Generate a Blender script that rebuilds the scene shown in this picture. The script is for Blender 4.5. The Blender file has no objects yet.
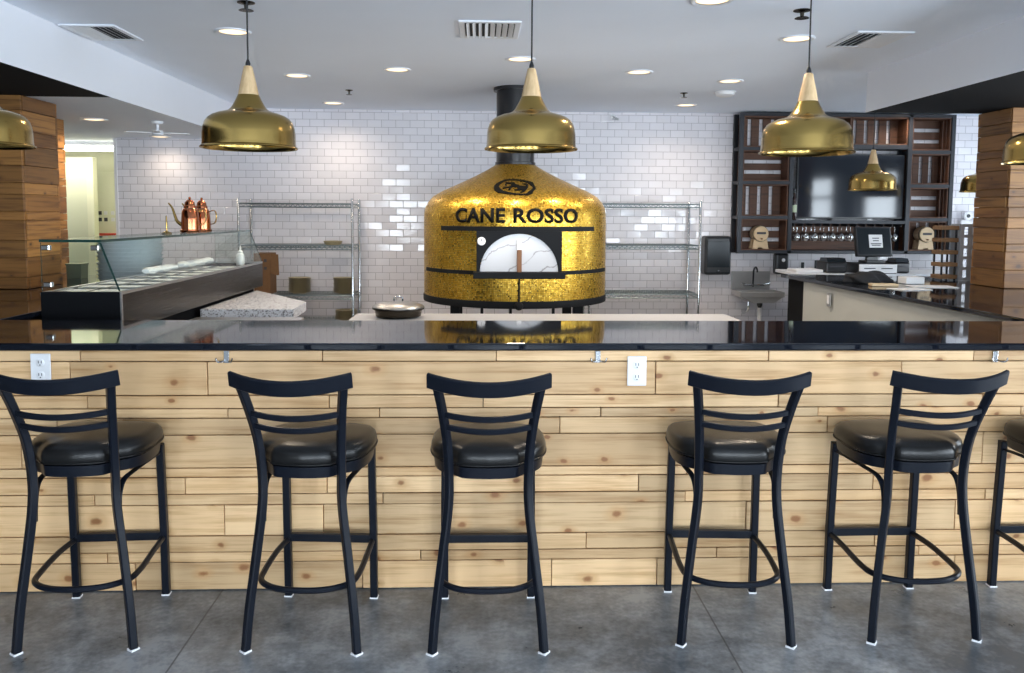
import bpy, bmesh, math, random
from mathutils import Vector, Matrix
random.seed(7)
SC = bpy.context.scene
COL = SC.collection
PI = math.pi
R = math.radians

# ------------------------------------------------------------------ materials
def new_mat(name):
    m = bpy.data.materials.new(name); m.use_nodes = True
    nt = m.node_tree
    b = nt.nodes['Principled BSDF']
    return m, nt, b

def pm(name, col, rough=0.5, metal=0.0, spec=0.5, coat=0.0, noise=0.0, nscale=20.0, bump=0.0, bscale=60.0):
    """principled paint with a little procedural mottling of the colour and surface"""
    m, nt, b = new_mat(name)
    b.inputs['Base Color'].default_value = (*col, 1)
    b.inputs['Roughness'].default_value = rough
    b.inputs['Metallic'].default_value = metal
    b.inputs['Specular IOR Level'].default_value = spec
    b.inputs['Coat Weight'].default_value = coat
    tc = nt.nodes.new('ShaderNodeTexCoord')
    if noise > 0:
        n = nt.nodes.new('ShaderNodeTexNoise'); n.inputs['Scale'].default_value = nscale
        n.inputs['Detail'].default_value = 4
        nt.links.new(tc.outputs['Object'], n.inputs['Vector'])
        mx = nt.nodes.new('ShaderNodeMix'); mx.data_type = 'RGBA'
        mx.inputs['A'].default_value = (*[c * (1 - noise) for c in col], 1)
        mx.inputs['B'].default_value = (*[min(1, c * (1 + noise)) for c in col], 1)
        nt.links.new(n.outputs['Fac'], mx.inputs['Factor'])
        nt.links.new(mx.outputs['Result'], b.inputs['Base Color'])
    if bump > 0:
        n2 = nt.nodes.new('ShaderNodeTexNoise'); n2.inputs['Scale'].default_value = bscale
        nt.links.new(tc.outputs['Object'], n2.inputs['Vector'])
        bp = nt.nodes.new('ShaderNodeBump'); bp.inputs['Strength'].default_value = bump
        bp.inputs['Distance'].default_value = 0.005
        nt.links.new(n2.outputs['Fac'], bp.inputs['Height'])
        nt.links.new(bp.outputs['Normal'], b.inputs['Normal'])
    return m

class NB:
    """tiny node-building helper"""
    def __init__(s, nt): s.nt = nt
    def node(s, t, **kw):
        n = s.nt.nodes.new(t)
        for k, v in kw.items(): setattr(n, k, v)
        return n
    def put(s, sock, v):
        if isinstance(v, bpy.types.NodeSocket): s.nt.links.new(v, sock)
        elif v is not None:
            sock.default_value = v
    def math(s, op, a, b=None, c=None, clamp=False):
        n = s.node('ShaderNodeMath', operation=op, use_clamp=clamp)
        s.put(n.inputs[0], a); s.put(n.inputs[1], b); s.put(n.inputs[2], c)
        return n.outputs[0]
    def vmath(s, op, a, b=None):
        n = s.node('ShaderNodeVectorMath', operation=op)
        s.put(n.inputs[0], a); s.put(n.inputs[1], b)
        return n.outputs[0]
    def comb(s, x, y, z):
        n = s.node('ShaderNodeCombineXYZ')
        s.put(n.inputs[0], x); s.put(n.inputs[1], y); s.put(n.inputs[2], z)
        return n.outputs[0]
    def sep(s, v):
        n = s.node('ShaderNodeSeparateXYZ'); s.put(n.inputs[0], v); return n.outputs
    def mix(s, f, a, b, bt='MIX'):
        n = s.node('ShaderNodeMix', data_type='RGBA', blend_type=bt)
        s.put(n.inputs['Factor'], f); s.put(n.inputs['A'], a); s.put(n.inputs['B'], b)
        return n.outputs['Result']
    def noise(s, v, scale=5, detail=3, rough=0.5):
        n = s.node('ShaderNodeTexNoise')
        s.put(n.inputs['Vector'], v); n.inputs['Scale'].default_value = scale
        n.inputs['Detail'].default_value = detail; n.inputs['Roughness'].default_value = rough
        return n.outputs['Fac']
    def ramp(s, f, stops):
        n = s.node('ShaderNodeValToRGB')
        e = n.color_ramp.elements
        while len(e) < len(stops): e.new(0.5)
        for i, (p, c) in enumerate(stops):
            e[i].position = p; e[i].color = (*c, 1) if len(c) == 3 else c
        s.put(n.inputs[0], f)
        return n.outputs[0]
    def mapr(s, v, a, b, c, d):
        n = s.node('ShaderNodeMapRange')
        s.put(n.inputs[0], v)
        for i, x in enumerate((a, b, c, d)): n.inputs[i + 1].default_value = x
        return n.outputs[0]
    def coords(s): return s.node('ShaderNodeTexCoord').outputs['Object']

def wood_mat(name, light, dark, knot, rough=0.55, gscale=1.0, knots=True, vary=0.5, axis='h'):
    """boards: every board (mesh island) has its own tone and its own grain and knots"""
    m, nt, b = new_mat(name); N = NB(nt)
    co = N.coords()
    rnd = N.node('ShaderNodeNewGeometry').outputs['Random Per Island']
    off = N.comb(N.math('MULTIPLY', rnd, 37.0), N.math('MULTIPLY', rnd, 53.0), N.math('MULTIPLY', rnd, 71.0))
    sc = (1.3 * gscale, 1.3 * gscale, 22.0 * gscale) if axis == 'h' else (22 * gscale, 22 * gscale, 1.3 * gscale)
    v = N.vmath('ADD', N.vmath('MULTIPLY', co, sc), off)
    g1 = N.noise(v, 1.4, 5, 0.6)
    g2 = N.noise(N.vmath('MULTIPLY', v, (1.0, 1.0, 3.2)), 2.2, 2, 0.5)
    g = N.math('ADD', N.math('MULTIPLY', g1, 0.7), N.math('MULTIPLY', g2, 0.3))
    base = N.ramp(g, [(0.34, dark), (0.52, light), (0.72, tuple(min(1, c * 1.08) for c in light))])
    tone = N.mapr(rnd, 0, 1, 1 - 0.36 * vary, 1 + 0.14 * vary)
    base = N.mix(1.0, base, N.comb(tone, tone, tone), 'MULTIPLY')
    # warm and pale boards
    base = N.mix(N.math('MULTIPLY', N.math('FRACT', N.math('MULTIPLY', rnd, 7.31)), 0.35 * vary), base, (dark[0] * 1.25, dark[1] * 1.15, dark[2] * 0.95, 1))
    if knots:
        sx = N.sep(co)
        u = N.math('ADD', N.math('ADD', sx[0], sx[1]), N.math('MULTIPLY', rnd, 9.0))
        kv = N.comb(N.math('MULTIPLY', u, 4.2), N.math('MULTIPLY', N.math('ADD', sx[2], rnd), 6.6), 0.0)
        wob = N.math('MULTIPLY', N.math('SUBTRACT', N.noise(co, 26, 2), 0.5), 0.12)
        vo = N.node('ShaderNodeTexVoronoi', feature='F1', voronoi_dimensions='2D')
        N.put(vo.inputs['Vector'], kv); vo.inputs['Scale'].default_value = 1.0
        d = N.math('ADD', vo.outputs['Distance'], wob)
        cell = N.sep(vo.outputs['Color'])
        gate = N.math('GREATER_THAN', cell[0], 0.5)
        size = N.mapr(cell[1], 0, 1, 0.045, 0.12)
        k = N.math('SUBTRACT', 1.0, N.math('DIVIDE', d, size), clamp=True)
        k = N.math('MULTIPLY', N.math('MULTIPLY', k, 1.9, clamp=True), gate, clamp=True)
        halo = N.math('SUBTRACT', 1.0, N.math('DIVIDE', d, N.math('MULTIPLY', size, 2.4)), clamp=True)
        halo = N.math('MULTIPLY', N.math('MULTIPLY', halo, 0.8), gate, clamp=True)
        base = N.mix(halo, base, (dark[0], dark[1] * 0.9, dark[2] * 0.75, 1))
        base = N.mix(N.math('MULTIPLY', k, 0.85), base, (*knot, 1))
    nt.links.new(base, b.inputs['Base Color'])
    b.inputs['Roughness'].default_value = rough
    bp = N.node('ShaderNodeBump'); bp.inputs['Strength'].default_value = 0.25; bp.inputs['Distance'].default_value = 0.003
    N.put(bp.inputs['Height'], g); nt.links.new(bp.outputs['Normal'], b.inputs['Normal'])
    return m

def tile_mat():
    m, nt, b = new_mat('white_subway_tile'); N = NB(nt)
    co = N.coords(); s = N.sep(co)
    tw, th, j = 0.1560, 0.0800, 0.0034
    v = N.math('DIVIDE', s[2], th); row = N.math('FLOOR', v)
    u = N.math('ADD', N.math('DIVIDE', s[0], tw), N.math('MULTIPLY', N.math('MODULO', row, 2.0), 0.5))
    fu = N.math('FRACT', u); fv = N.math('FRACT', v)
    du = N.math('MULTIPLY', N.math('MINIMUM', fu, N.math('SUBTRACT', 1.0, fu)), tw)
    dv = N.math('MULTIPLY', N.math('MINIMUM', fv, N.math('SUBTRACT', 1.0, fv)), th)
    d = N.math('MINIMUM', du, dv)
    face = N.mapr(d, j * 0.45, j * 0.9, 0.0, 1.0)
    wn = N.node('ShaderNodeTexWhiteNoise', noise_dimensions='3D')
    N.put(wn.inputs['Vector'], N.comb(N.math('FLOOR', u), row, 0.5))
    rv = N.sep(wn.outputs['Color'])
    t = N.mapr(rv[0], 0, 1, 0.93, 1.0)
    tc = N.mix(1.0, (0.87, 0.845, 0.88, 1), N.comb(t, t, t), 'MULTIPLY')
    colr = N.mix(face, (0.40, 0.375, 0.40, 1), tc)
    nt.links.new(colr, b.inputs['Base Color'])
    N.put(b.inputs['Roughness'], N.mapr(face, 0, 1, 0.8, 0.10))
    bp = N.node('ShaderNodeBump'); bp.inputs['Strength'].default_value = 0.5; bp.inputs['Distance'].default_value = 0.002
    N.put(bp.inputs['Height'], N.mapr(d, 0.001, 0.007, 0.0, 1.0))
    tilt = N.vmath('MULTIPLY', N.vmath('SUBTRACT', wn.outputs['Color'], (0.5, 0.5, 0.5)), (0.05, 0.0, 0.05))
    nn = N.vmath('NORMALIZE', N.vmath('ADD', bp.outputs['Normal'], tilt))
    nt.links.new(nn, b.inputs['Normal'])
    return m

def concrete_mat():
    m, nt, b = new_mat('polished_concrete'); N = NB(nt)
    co = N.coords(); s = N.sep(co)
    n1 = N.noise(co, 1.3, 6, 0.62); n2 = N.noise(co, 7, 6, 0.65); n3 = N.noise(co, 42, 4, 0.6)
    f = N.math('ADD', N.math('ADD', N.math('MULTIPLY', n1, 0.5), N.math('MULTIPLY', n2, 0.33)), N.math('MULTIPLY', n3, 0.17))
    base = N.ramp(f, [(0.42, (0.080, 0.092, 0.105)), (0.5, (0.185, 0.20, 0.215)), (0.58, (0.33, 0.345, 0.36))])
    # brownish blotches and small dark stains
    br = N.mapr(N.noise(N.vmath('ADD', co, (5, 9, 0)), 2.1, 4, 0.6), 0.55, 0.78, 0.0, 0.4)
    base = N.mix(br, base, (0.25, 0.225, 0.19, 1))
    vo = N.node('ShaderNodeTexVoronoi', feature='F1'); vo.inputs['Scale'].default_value = 4.2
    N.put(vo.inputs['Vector'], N.vmath('ADD', co, N.vmath('MULTIPLY', N.comb(N.noise(co, 9, 3), N.noise(co, 11, 3), 0.0), (0.35, 0.35, 0.0))))
    cell = N.sep(vo.outputs['Color'])
    st = N.math('MULTIPLY', N.math('GREATER_THAN', cell[0], 0.55), N.mapr(vo.outputs['Distance'], 0.05, 0.13, 0.55, 0.0))
    base = N.mix(st, base, (0.085, 0.085, 0.085, 1))
    # saw cut joints, running towards the bar
    jx = N.math('ABSOLUTE', N.math('SUBTRACT', N.math('FRACT', N.math('DIVIDE', N.math('ADD', s[0], 10.235), 2.03)), 0.5))
    cut = N.mapr(jx, 0.0010, 0.0024, 0.75, 0.0)
    base = N.mix(cut, base, (0.05, 0.05, 0.055, 1))
    nt.links.new(base, b.inputs['Base Color'])
    N.put(b.inputs['Roughness'], N.mapr(n2, 0.3, 0.7, 0.26, 0.46))
    bp = N.node('ShaderNodeBump'); bp.inputs['Strength'].default_value = 0.12; bp.inputs['Distance'].default_value = 0.004
    N.put(bp.inputs['Height'], N.math('SUBTRACT', n3, N.math('MULTIPLY', cut, 2.0)))
    nt.links.new(bp.outputs['Normal'], b.inputs['Normal'])
    return m

def mosaic_mat():
    m, nt, b = new_mat('gold_glass_mosaic'); N = NB(nt)
    co = N.coords(); s = N.sep(co)
    ang = N.math('MULTIPLY', N.math('ARCTAN2', s[0], N.math('MULTIPLY', s[1], -1.0)), 0.83)
    rad = N.math('SQRT', N.math('ADD', N.math('MULTIPLY', s[0], s[0]), N.math('MULTIPLY', s[1], s[1])))
    hgt = N.math('SUBTRACT', s[2], N.math('MULTIPLY', rad, 0.9))
    tw = 0.0150
    u = N.math('DIVIDE', ang, tw); v = N.math('DIVIDE', hgt, tw)
    fu = N.math('FRACT', u); fv = N.math('FRACT', v)
    d = N.math('MINIMUM', N.math('MINIMUM', fu, N.math('SUBTRACT', 1.0, fu)), N.math('MINIMUM', fv, N.math('SUBTRACT', 1.0, fv)))
    face = N.mapr(d, 0.03, 0.09, 0.0, 1.0)
    wn = N.node('ShaderNodeTexWhiteNoise', noise_dimensions='3D')
    N.put(wn.inputs['Vector'], N.comb(N.math('FLOOR', u), N.math('FLOOR', v), 0.5))
    rv = N.sep(wn.outputs['Color'])
    c = N.ramp(rv[0], [(0.0, (0.56, 0.31, 0.028)), (0.5, (0.66, 0.39, 0.045)), (1.0, (0.78, 0.50, 0.085))])
    c = N.mix(face, (0.16, 0.095, 0.02, 1), c)
    nt.links.new(c, b.inputs['Base Color'])
    b.inputs['Metallic'].default_value = 0.85
    N.put(b.inputs['Roughness'], N.mapr(rv[1], 0, 1, 0.22, 0.44))
    tilt = N.vmath('MULTIPLY', N.vmath('SUBTRACT', wn.outputs['Color'], (0.5, 0.5, 0.5)), (0.085, 0.085, 0.085))
    g = N.node('ShaderNodeNewGeometry')
    nt.links.new(N.vmath('NORMALIZE', N.vmath('ADD', g.outputs['Normal'], tilt)), b.inputs['Normal'])
    return m

def brass_mat(name='brushed_brass', col=(0.43, 0.29, 0.09), rough=0.2):
    m, nt, b = new_mat(name); N = NB(nt)
    co = N.coords(); s = N.sep(co)
    n = N.noise(N.comb(N.math('MULTIPLY', s[0], 3), N.math('MULTIPLY', s[1], 3), N.math('MULTIPLY', s[2], 220)), 1.0, 3)
    nt.links.new(N.mix(n, (*[c * 0.96 for c in col], 1), (*[min(1, c * 1.04) for c in col], 1)), b.inputs['Base Color'])
    b.inputs['Metallic'].default_value = 1.0
    N.put(b.inputs['Roughness'], N.mapr(n, 0.3, 0.7, rough - 0.015, rough + 0.02))
    return m

def steel_mat(name, col=(0.60, 0.60, 0.60), rough=0.3):
    return brass_mat(name, col, rough)

def glass_mat(name, tint=(0.86, 0.95, 0.92), ior=1.5, add=0.0):
    """thin clear pane: sees through with a faint green tint and mirrors at a slant"""
    m, nt, b = new_mat(name); N = NB(nt)
    nt.nodes.remove(b)
    t = N.node('ShaderNodeBsdfTransparent'); t.inputs[0].default_value = (*tint, 1)
    g = N.node('ShaderNodeBsdfGlossy'); g.inputs['Roughness'].default_value = 0.02
    f = N.node('ShaderNodeFresnel'); f.inputs['IOR'].default_value = ior
    mx = N.node('ShaderNodeMixShader')
    N.put(mx.inputs[0], N.math('MULTIPLY', N.math('ADD', N.math('MULTIPLY', f.outputs[0], 0.9), add, clamp=True), N.math('SUBTRACT', 1.0, N.node('ShaderNodeNewGeometry').outputs['Backfacing']))); nt.links.new(t.outputs[0], mx.inputs[1]); nt.links.new(g.outputs[0], mx.inputs[2])
    nt.links.new(mx.outputs[0], nt.nodes['Material Output'].inputs['Surface'])
    return m

def emit_mat(name, col, strength):
    m, nt, b = new_mat(name)
    b.inputs['Base Color'].default_value = (*col, 1)
    b.inputs['Emission Color'].default_value = (*col, 1)
    b.inputs['Emission Strength'].default_value = strength
    return m

def granite_mat():
    m, nt, b = new_mat('speckled_white_stone'); N = NB(nt)
    co = N.coords()
    vo = N.node('ShaderNodeTexVoronoi'); vo.inputs['Scale'].default_value = 120
    N.put(vo.inputs['Vector'], co)
    c = N.ramp(N.sep(vo.outputs['Color'])[0], [(0.0, (0.12, 0.12, 0.13)), (0.22, (0.3, 0.3, 0.32)), (0.3, (0.58, 0.60, 0.64)), (1.0, (0.70, 0.72, 0.77))])
    nt.links.new(c, b.inputs['Base Color']); b.inputs['Roughness'].default_value = 0.25
    return m

def marble_mat():
    m, nt, b = new_mat('veined_oven_door'); N = NB(nt)
    co = N.coords()
    w = N.math('MULTIPLY', N.math('SUBTRACT', N.noise(co, 5, 4), 0.5), 1.6)
    s = N.sep(co)
    ph = N.math('ADD', N.math('ADD', N.math('MULTIPLY', s[0], 3.0), N.math('MULTIPLY', s[2], -6.0)), w)
    r = N.math('ABSOLUTE', N.math('SINE', N.math('MULTIPLY', ph, 3.0)))
    vein = N.math('MULTIPLY', N.mapr(r, 0.0, 0.16, 0.9, 0.0), N.mapr(N.noise(co, 3.1, 2), 0.42, 0.6, 0, 1))
    nt.links.new(N.mix(vein, (0.60, 0.60, 0.62, 1), (0.20, 0.175, 0.185, 1)), b.inputs['Base Color'])
    b.inputs['Roughness'].default_value = 0.22
    return m

M = {}
M['bar_wood'] = wood_mat('pale_cedar_boards', (0.77, 0.525, 0.285), (0.50, 0.285, 0.12), (0.25, 0.095, 0.032), 0.5, vary=0.8)
M['col_wood'] = wood_mat('amber_stained_boards', (0.40, 0.19, 0.050), (0.105, 0.039, 0.009), (0.06, 0.025, 0.01), 0.5, vary=1.5)
M['crate_wood'] = wood_mat('brown_crate_boards', (0.115, 0.048, 0.024), (0.05, 0.021, 0.011), (0.05, 0.02, 0.01), 0.6, vary=0.7, knots=False)
M['rack_wood'] = wood_mat('brown_rack_wood', (0.32, 0.18, 0.085), (0.16, 0.08, 0.035), (0.06, 0.03, 0.01), 0.6, knots=False)
M['neck_wood'] = wood_mat('pale_turned_wood', (0.66, 0.47, 0.26), (0.52, 0.34, 0.17), (0.3, 0.2, 0.1), 0.5, gscale=1.5, knots=False, axis='v')
M['pale_wood'] = wood_mat('pale_bare_wood', (0.68, 0.52, 0.33), (0.55, 0.39, 0.22), (0.3, 0.2, 0.1), 0.55, knots=False)
M['tile'] = tile_mat()
M['concrete'] = concrete_mat()
M['mosaic'] = mosaic_mat()
M['brass'] = brass_mat()
M['copper'] = brass_mat('polished_copper', (0.46, 0.165, 0.08), 0.16)
M['steel'] = steel_mat('brushed_steel')
M['chrome'] = pm('chrome_plate', (0.72, 0.74, 0.76), 0.14, 1.0, noise=0.04)
M['lid_steel'] = steel_mat('dull_lid_steel', (0.36, 0.35, 0.34), 0.34)
M['sink_steel'] = pm('satin_sink_steel', (0.50, 0.50, 0.50), 0.32, 0.55, noise=0.06)
M['table_grey'] = pm('pale_grey_table_top', (0.43, 0.43, 0.44), 0.45, noise=0.05)
M['dark_steel'] = steel_mat('bronze_tinted_steel', (0.055, 0.047, 0.037), 0.26)
M['granite'] = granite_mat()
M['marble'] = marble_mat()
M['glass'] = glass_mat('clear_glass_pane', (0.955, 0.985, 0.975))
M['glass_edge'] = pm('dark_green_glass_edge', (0.012, 0.045, 0.038), 0.12, 0.0)
M['stem_glass'] = glass_mat('clear_stemware_glass', (0.86, 0.87, 0.88), 2.0, 0.22)
M['ceiling'] = pm('ceiling_paint', (0.82, 0.88, 0.98), 0.85, noise=0.02, nscale=3, bump=0.08)
M['soffit'] = pm('soffit_paint', (0.78, 0.80, 0.85), 0.85, noise=0.02, nscale=3, bump=0.06)
M['black_paint'] = pm('matte_black_paint', (0.005, 0.0055, 0.007), 0.9, spec=0.15, noise=0.1)
M['stool_metal'] = pm('black_powder_coat', (0.0055, 0.0075, 0.013), 0.34, 0.0, spec=0.21, noise=0.08, nscale=40)
M['vinyl'] = pm('black_vinyl', (0.009, 0.0088, 0.009), 0.28, 0.0, spec=0.28, bump=0.1, bscale=180)
M['black_plastic'] = pm('black_plastic', (0.014, 0.015, 0.018), 0.32, noise=0.05)
M['smoke_plastic'] = pm('smoky_dispenser_plastic', (0.014, 0.019, 0.024), 0.16, noise=0.05)
M['worktop'] = pm('polished_black_stone', (0.0065, 0.0085, 0.014), 0.05, spec=0.55, noise=0.15, nscale=90)
M['oven_black'] = pm('black_oven_iron', (0.011, 0.012, 0.014), 0.55, spec=0.12, noise=0.1)
M['lettering'] = pm('black_lettering', (0.004, 0.004, 0.004), 0.6, spec=0.15, noise=0.05)
M['blackflue'] = pm('black_flue_enamel', (0.010, 0.010, 0.012), 0.28, noise=0.1)
M['frame_steel'] = pm('black_frame_steel', (0.022, 0.024, 0.030), 0.42, 0.3, noise=0.1)
M['white_plastic'] = pm('white_plastic', (0.86, 0.86, 0.87), 0.3, noise=0.02)
M['white_enamel'] = pm('white_grille_enamel', (0.80, 0.83, 0.88), 0.45, noise=0.02)
M['foot_white'] = pm('white_foot_glide', (0.80, 0.80, 0.82), 0.5, noise=0.03)
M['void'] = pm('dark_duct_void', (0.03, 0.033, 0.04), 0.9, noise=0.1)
M['hall'] = pm('pale_yellow_hall_paint', (0.76, 0.76, 0.58), 0.8, noise=0.02, nscale=3)
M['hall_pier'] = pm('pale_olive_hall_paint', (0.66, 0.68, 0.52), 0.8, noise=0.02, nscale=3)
M['cream'] = pm('cream_counter_panel', (0.44, 0.45, 0.425), 0.6, noise=0.03, nscale=4)
M['wall_paint'] = pm('dining_room_wall_paint', (0.40, 0.39, 0.38), 0.85, noise=0.03, nscale=3)
M['lamp'] = emit_mat('warm_lamp_lens', (1.0, 0.74, 0.46), 2.0)
M['tube'] = emit_mat('white_lamp_tube', (1.0, 0.96, 0.82), 7.0)
M['bulb'] = pm('frosted_bulb', (0.85, 0.82, 0.75), 0.4, noise=0.02)
M['plate'] = pm('olive_brown_stoneware', (0.34, 0.29, 0.17), 0.42, noise=0.2, nscale=40)
M['card'] = pm('brown_cardboard', (0.17, 0.085, 0.035), 0.8, noise=0.2, nscale=25)
M['wire'] = pm('teal_grey_wire', (0.20, 0.255, 0.275), 0.32, 0.85, noise=0.1)
M['pan_grey'] = pm('grey_aluminium_pan', (0.47, 0.54, 0.56), 0.42, 0.15, noise=0.1)
M['food_white'] = pm('pale_pan_filling', (0.80, 0.80, 0.78), 0.6, noise=0.15, nscale=30, bump=0.4)
M['cloth_white'] = pm('white_cotton', (0.80, 0.81, 0.82), 0.9, noise=0.06, bump=0.4, bscale=40)
M['cloth_black'] = pm('black_cotton', (0.008, 0.008, 0.010), 0.8, noise=0.2, bump=0.3)
M['screen'] = pm('black_glass_screen', (0.012, 0.016, 0.024), 0.07, spec=0.5, noise=0.05)
M['paper'] = pm('white_paper', (0.84, 0.84, 0.85), 0.8, noise=0.02)
M['ink'] = pm('dark_print', (0.05, 0.05, 0.06), 0.7, noise=0.05)
M['red'] = pm('red_plastic', (0.62, 0.06, 0.035), 0.5, noise=0.05)
M['blue'] = pm('blue_plate', (0.05, 0.09, 0.2), 0.5, noise=0.05)
M['wine'] = pm('dark_wine_glass', (0.02, 0.008, 0.008), 0.08, spec=0.8, noise=0.1)
M['label_green'] = pm('pale_green_label', (0.45, 0.52, 0.36), 0.6, noise=0.1)
M['brown_grip'] = pm('brown_wood_grip', (0.22, 0.09, 0.03), 0.5, noise=0.2, nscale=60)
M['grey_metal'] = pm('pale_grey_sheet_metal', (0.52, 0.545, 0.58), 0.4, 0.3, noise=0.05)
M['grey_bin'] = pm('grey_green_bin', (0.20, 0.24, 0.16), 0.6, noise=0.05)

# ------------------------------------------------------------------ mesh builder
def catmull(pts, n=6, closed=False):
    pts = [Vector(p) for p in pts]; out = []
    N_ = len(pts)
    segs = N_ if closed else N_ - 1
    for i in range(segs):
        if closed: p0, p1, p2, p3 = (pts[(i + k - 1) % N_] for k in range(4))
        else:
            p1, p2 = pts[i], pts[i + 1]
            p0 = pts[i - 1] if i > 0 else p1 * 2 - p2
            p3 = pts[i + 2] if i + 2 < N_ else p2 * 2 - p1
        for k in range(n):
            t = k / n
            out.append(0.5 * ((2 * p1) + (p2 - p0) * t + (2 * p0 - 5 * p1 + 4 * p2 - p3) * t * t + (3 * p1 - p0 - 3 * p2 + p3) * t ** 3))
    if not closed: out.append(pts[-1])
    return out

def circ(r, n=10, ry=None):
    ry = r if ry is None else ry
    return [(r * math.cos(2 * PI * k / n), ry * math.sin(2 * PI * k / n)) for k in range(n)]

def rrect(w, h, b):
    """bevelled rectangle profile"""
    w, h = w / 2, h / 2
    return [(w, -h + b), (w, h - b), (w - b, h), (-w + b, h), (-w, h - b), (-w, -h + b), (-w + b, -h), (w - b, -h)]

class MB:
    def __init__(s): s.v = []; s.f = []; s.m = []; s.flat = []
    def add(s, vs, fs, mi=0, flat=False):
        b = len(s.v); s.v += [tuple(x) for x in vs]
        for f in fs: s.f.append(tuple(b + i for i in f)); s.m.append(mi); s.flat.append(flat)
        return s
    def box(s, x0, x1, y0, y1, z0, z1, bev=0.0, mi=0):
        if bev <= 0:
            vs = [(x, y, z) for x in (x0, x1) for y in (y0, y1) for z in (z0, z1)]
            fs = [(0, 1, 3, 2), (4, 6, 7, 5), (0, 4, 5, 1), (2, 3, 7, 6), (0, 2, 6, 4), (1, 5, 7, 3)]
            return s.add(vs, fs, mi, True)
        bm = bmesh.new()
        bmesh.ops.create_cube(bm, size=1)
        for v in bm.verts:
            v.co = Vector(((x0 + x1) / 2 + v.co.x * (x1 - x0), (y0 + y1) / 2 + v.co.y * (y1 - y0), (z0 + z1) / 2 + v.co.z * (z1 - z0)))
        bmesh.ops.bevel(bm, geom=bm.edges[:], offset=bev, segments=2, affect='EDGES', profile=0.5)
        bm.verts.index_update()
        vs = [v.co.copy() for v in bm.verts]; fs = [[v.index for v in f.verts] for f in bm.faces]
        bm.free()
        return s.add(vs, fs, mi, True)
    def sweep(s, path, prof, side=None, closed=False, cap=True, mi=0, scale=None):
        """profile swept along a path; side fixes the profile's first axis"""
        P = [Vector(p) for p in path]; n = len(P); k = len(prof); vs = []
        last = None
        for i, p in enumerate(P):
            if closed: t = P[(i + 1) % n] - P[i - 1]
            else: t = P[min(i + 1, n - 1)] - P[max(i - 1, 0)]
            t.normalize()
            if side is not None: a = Vector(side)
            elif last is not None: a = last
            else: a = Vector((1, 0, 0)) if abs(t.x) < 0.9 else Vector((0, 1, 0))
            a = (a - t * a.dot(t))
            if a.length < 1e-6: a = Vector((0, 0, 1)) - t * t.z
            a.normalize(); last = a
            b = t.cross(a)
            sc = 1 if scale is None else scale[i]
            vs += [p + a * (q[0] * sc) + b * (q[1] * sc) for q in prof]
        fs = []
        for i in range(n if closed else n - 1):
            j = (i + 1) % n
            for q in range(k):
                r = (q + 1) % k
                fs.append((i * k + q, i * k + r, j * k + r, j * k + q))
        if cap and not closed:
            fs.append(tuple(range(k - 1, -1, -1))); fs.append(tuple((n - 1) * k + q for q in range(k)))
        return s.add(vs, fs, mi)
    def lathe(s, prof, c=(0, 0, 0), n=32, axis='z', mi=0, a0=0.0, a1=2 * PI):
        full = abs(a1 - a0 - 2 * PI) < 1e-6
        cols = n if full else n + 1
        vs = []; k = len(prof)
        for i in range(cols):
            a = a0 + (a1 - a0) * i / n
            for r, h in prof:
                x, y, z = r * math.cos(a), r * math.sin(a), h
                if axis == 'y': x, y, z = x, h, y
                if axis == 'x': x, y, z = h, x, y
                vs.append((c[0] + x, c[1] + y, c[2] + z))
        fs = []
        for i in range(n):
            j = (i + 1) % cols
            for q in range(k - 1):
                fs.append((i * k + q, j * k + q, j * k + q + 1, i * k + q + 1))
        return s.add(vs, fs, mi)
    def prism(s, poly, lo, hi, axis='z', mi=0):
        def P(p, h):
            return (p[0], p[1], h) if axis == 'z' else (p[0], h, p[1]) if axis == 'y' else (h, p[0], p[1])
        n = len(poly)
        vs = [P(p, lo) for p in poly] + [P(p, hi) for p in poly]
        fs = [tuple(range(n - 1, -1, -1)), tuple(range(n, 2 * n))] + [(i, (i + 1) % n, n + (i + 1) % n, n + i) for i in range(n)]
        return s.add(vs, fs, mi)
    def build(s, name, mats, parent=None, loc=(0, 0, 0), smooth=35, merge=False):
        me = bpy.data.meshes.new(name)
        me.from_pydata(s.v, [], s.f)
        if not isinstance(mats, (list, tuple)): mats = [mats]
        for m in mats: me.materials.append(m)
        me.polygons.foreach_set('material_index', s.m)
        if smooth: me.polygons.foreach_set('use_smooth', [not q for q in s.flat])
        bm = bmesh.new(); bm.from_mesh(me)
        if merge: bmesh.ops.remove_doubles(bm, verts=bm.verts[:], dist=1e-5)
        bmesh.ops.dissolve_degenerate(bm, dist=1e-7, edges=bm.edges[:])
        bmesh.ops.recalc_face_normals(bm, faces=bm.faces[:])
        bm.to_mesh(me); bm.free()
        if smooth:
            sm = [False] * len(me.polygons); me.polygons.foreach_get('use_smooth', sm)
            me.set_sharp_from_angle(angle=R(smooth))
            me.polygons.foreach_set('use_smooth', sm)
        me.update()
        o = bpy.data.objects.new(name, me); COL.objects.link(o)
        o.location = loc
        if parent is not None: o.parent = parent
        return o

def tag(o, label=None, cat=None, group=None, kind=None):
    if label: o['label'] = label
    if cat: o['category'] = cat
    if group: o['group'] = group
    if kind: o['kind'] = kind
    return o

def thing(name, label, cat, loc=(0, 0, 0), rz=0.0, group=None):
    o = bpy.data.objects.new(name, None); COL.objects.link(o)
    o.empty_display_size = 0.1
    o.location = loc; o.rotation_euler = (0, 0, rz)
    return tag(o, label, cat, group)

def dup(root, loc, rz=None, label=None, group=None):
    def cp(o, parent):
        c = o.copy(); COL.objects.link(c)
        if parent is not None: c.parent = parent
        for ch in list(o.children): cp(ch, c)
        return c
    r = cp(root, None); r.location = loc
    if rz is not None: r.rotation_euler = (0, 0, rz)
    if label: r['label'] = label
    if group: r['group'] = group
    return r

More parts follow.
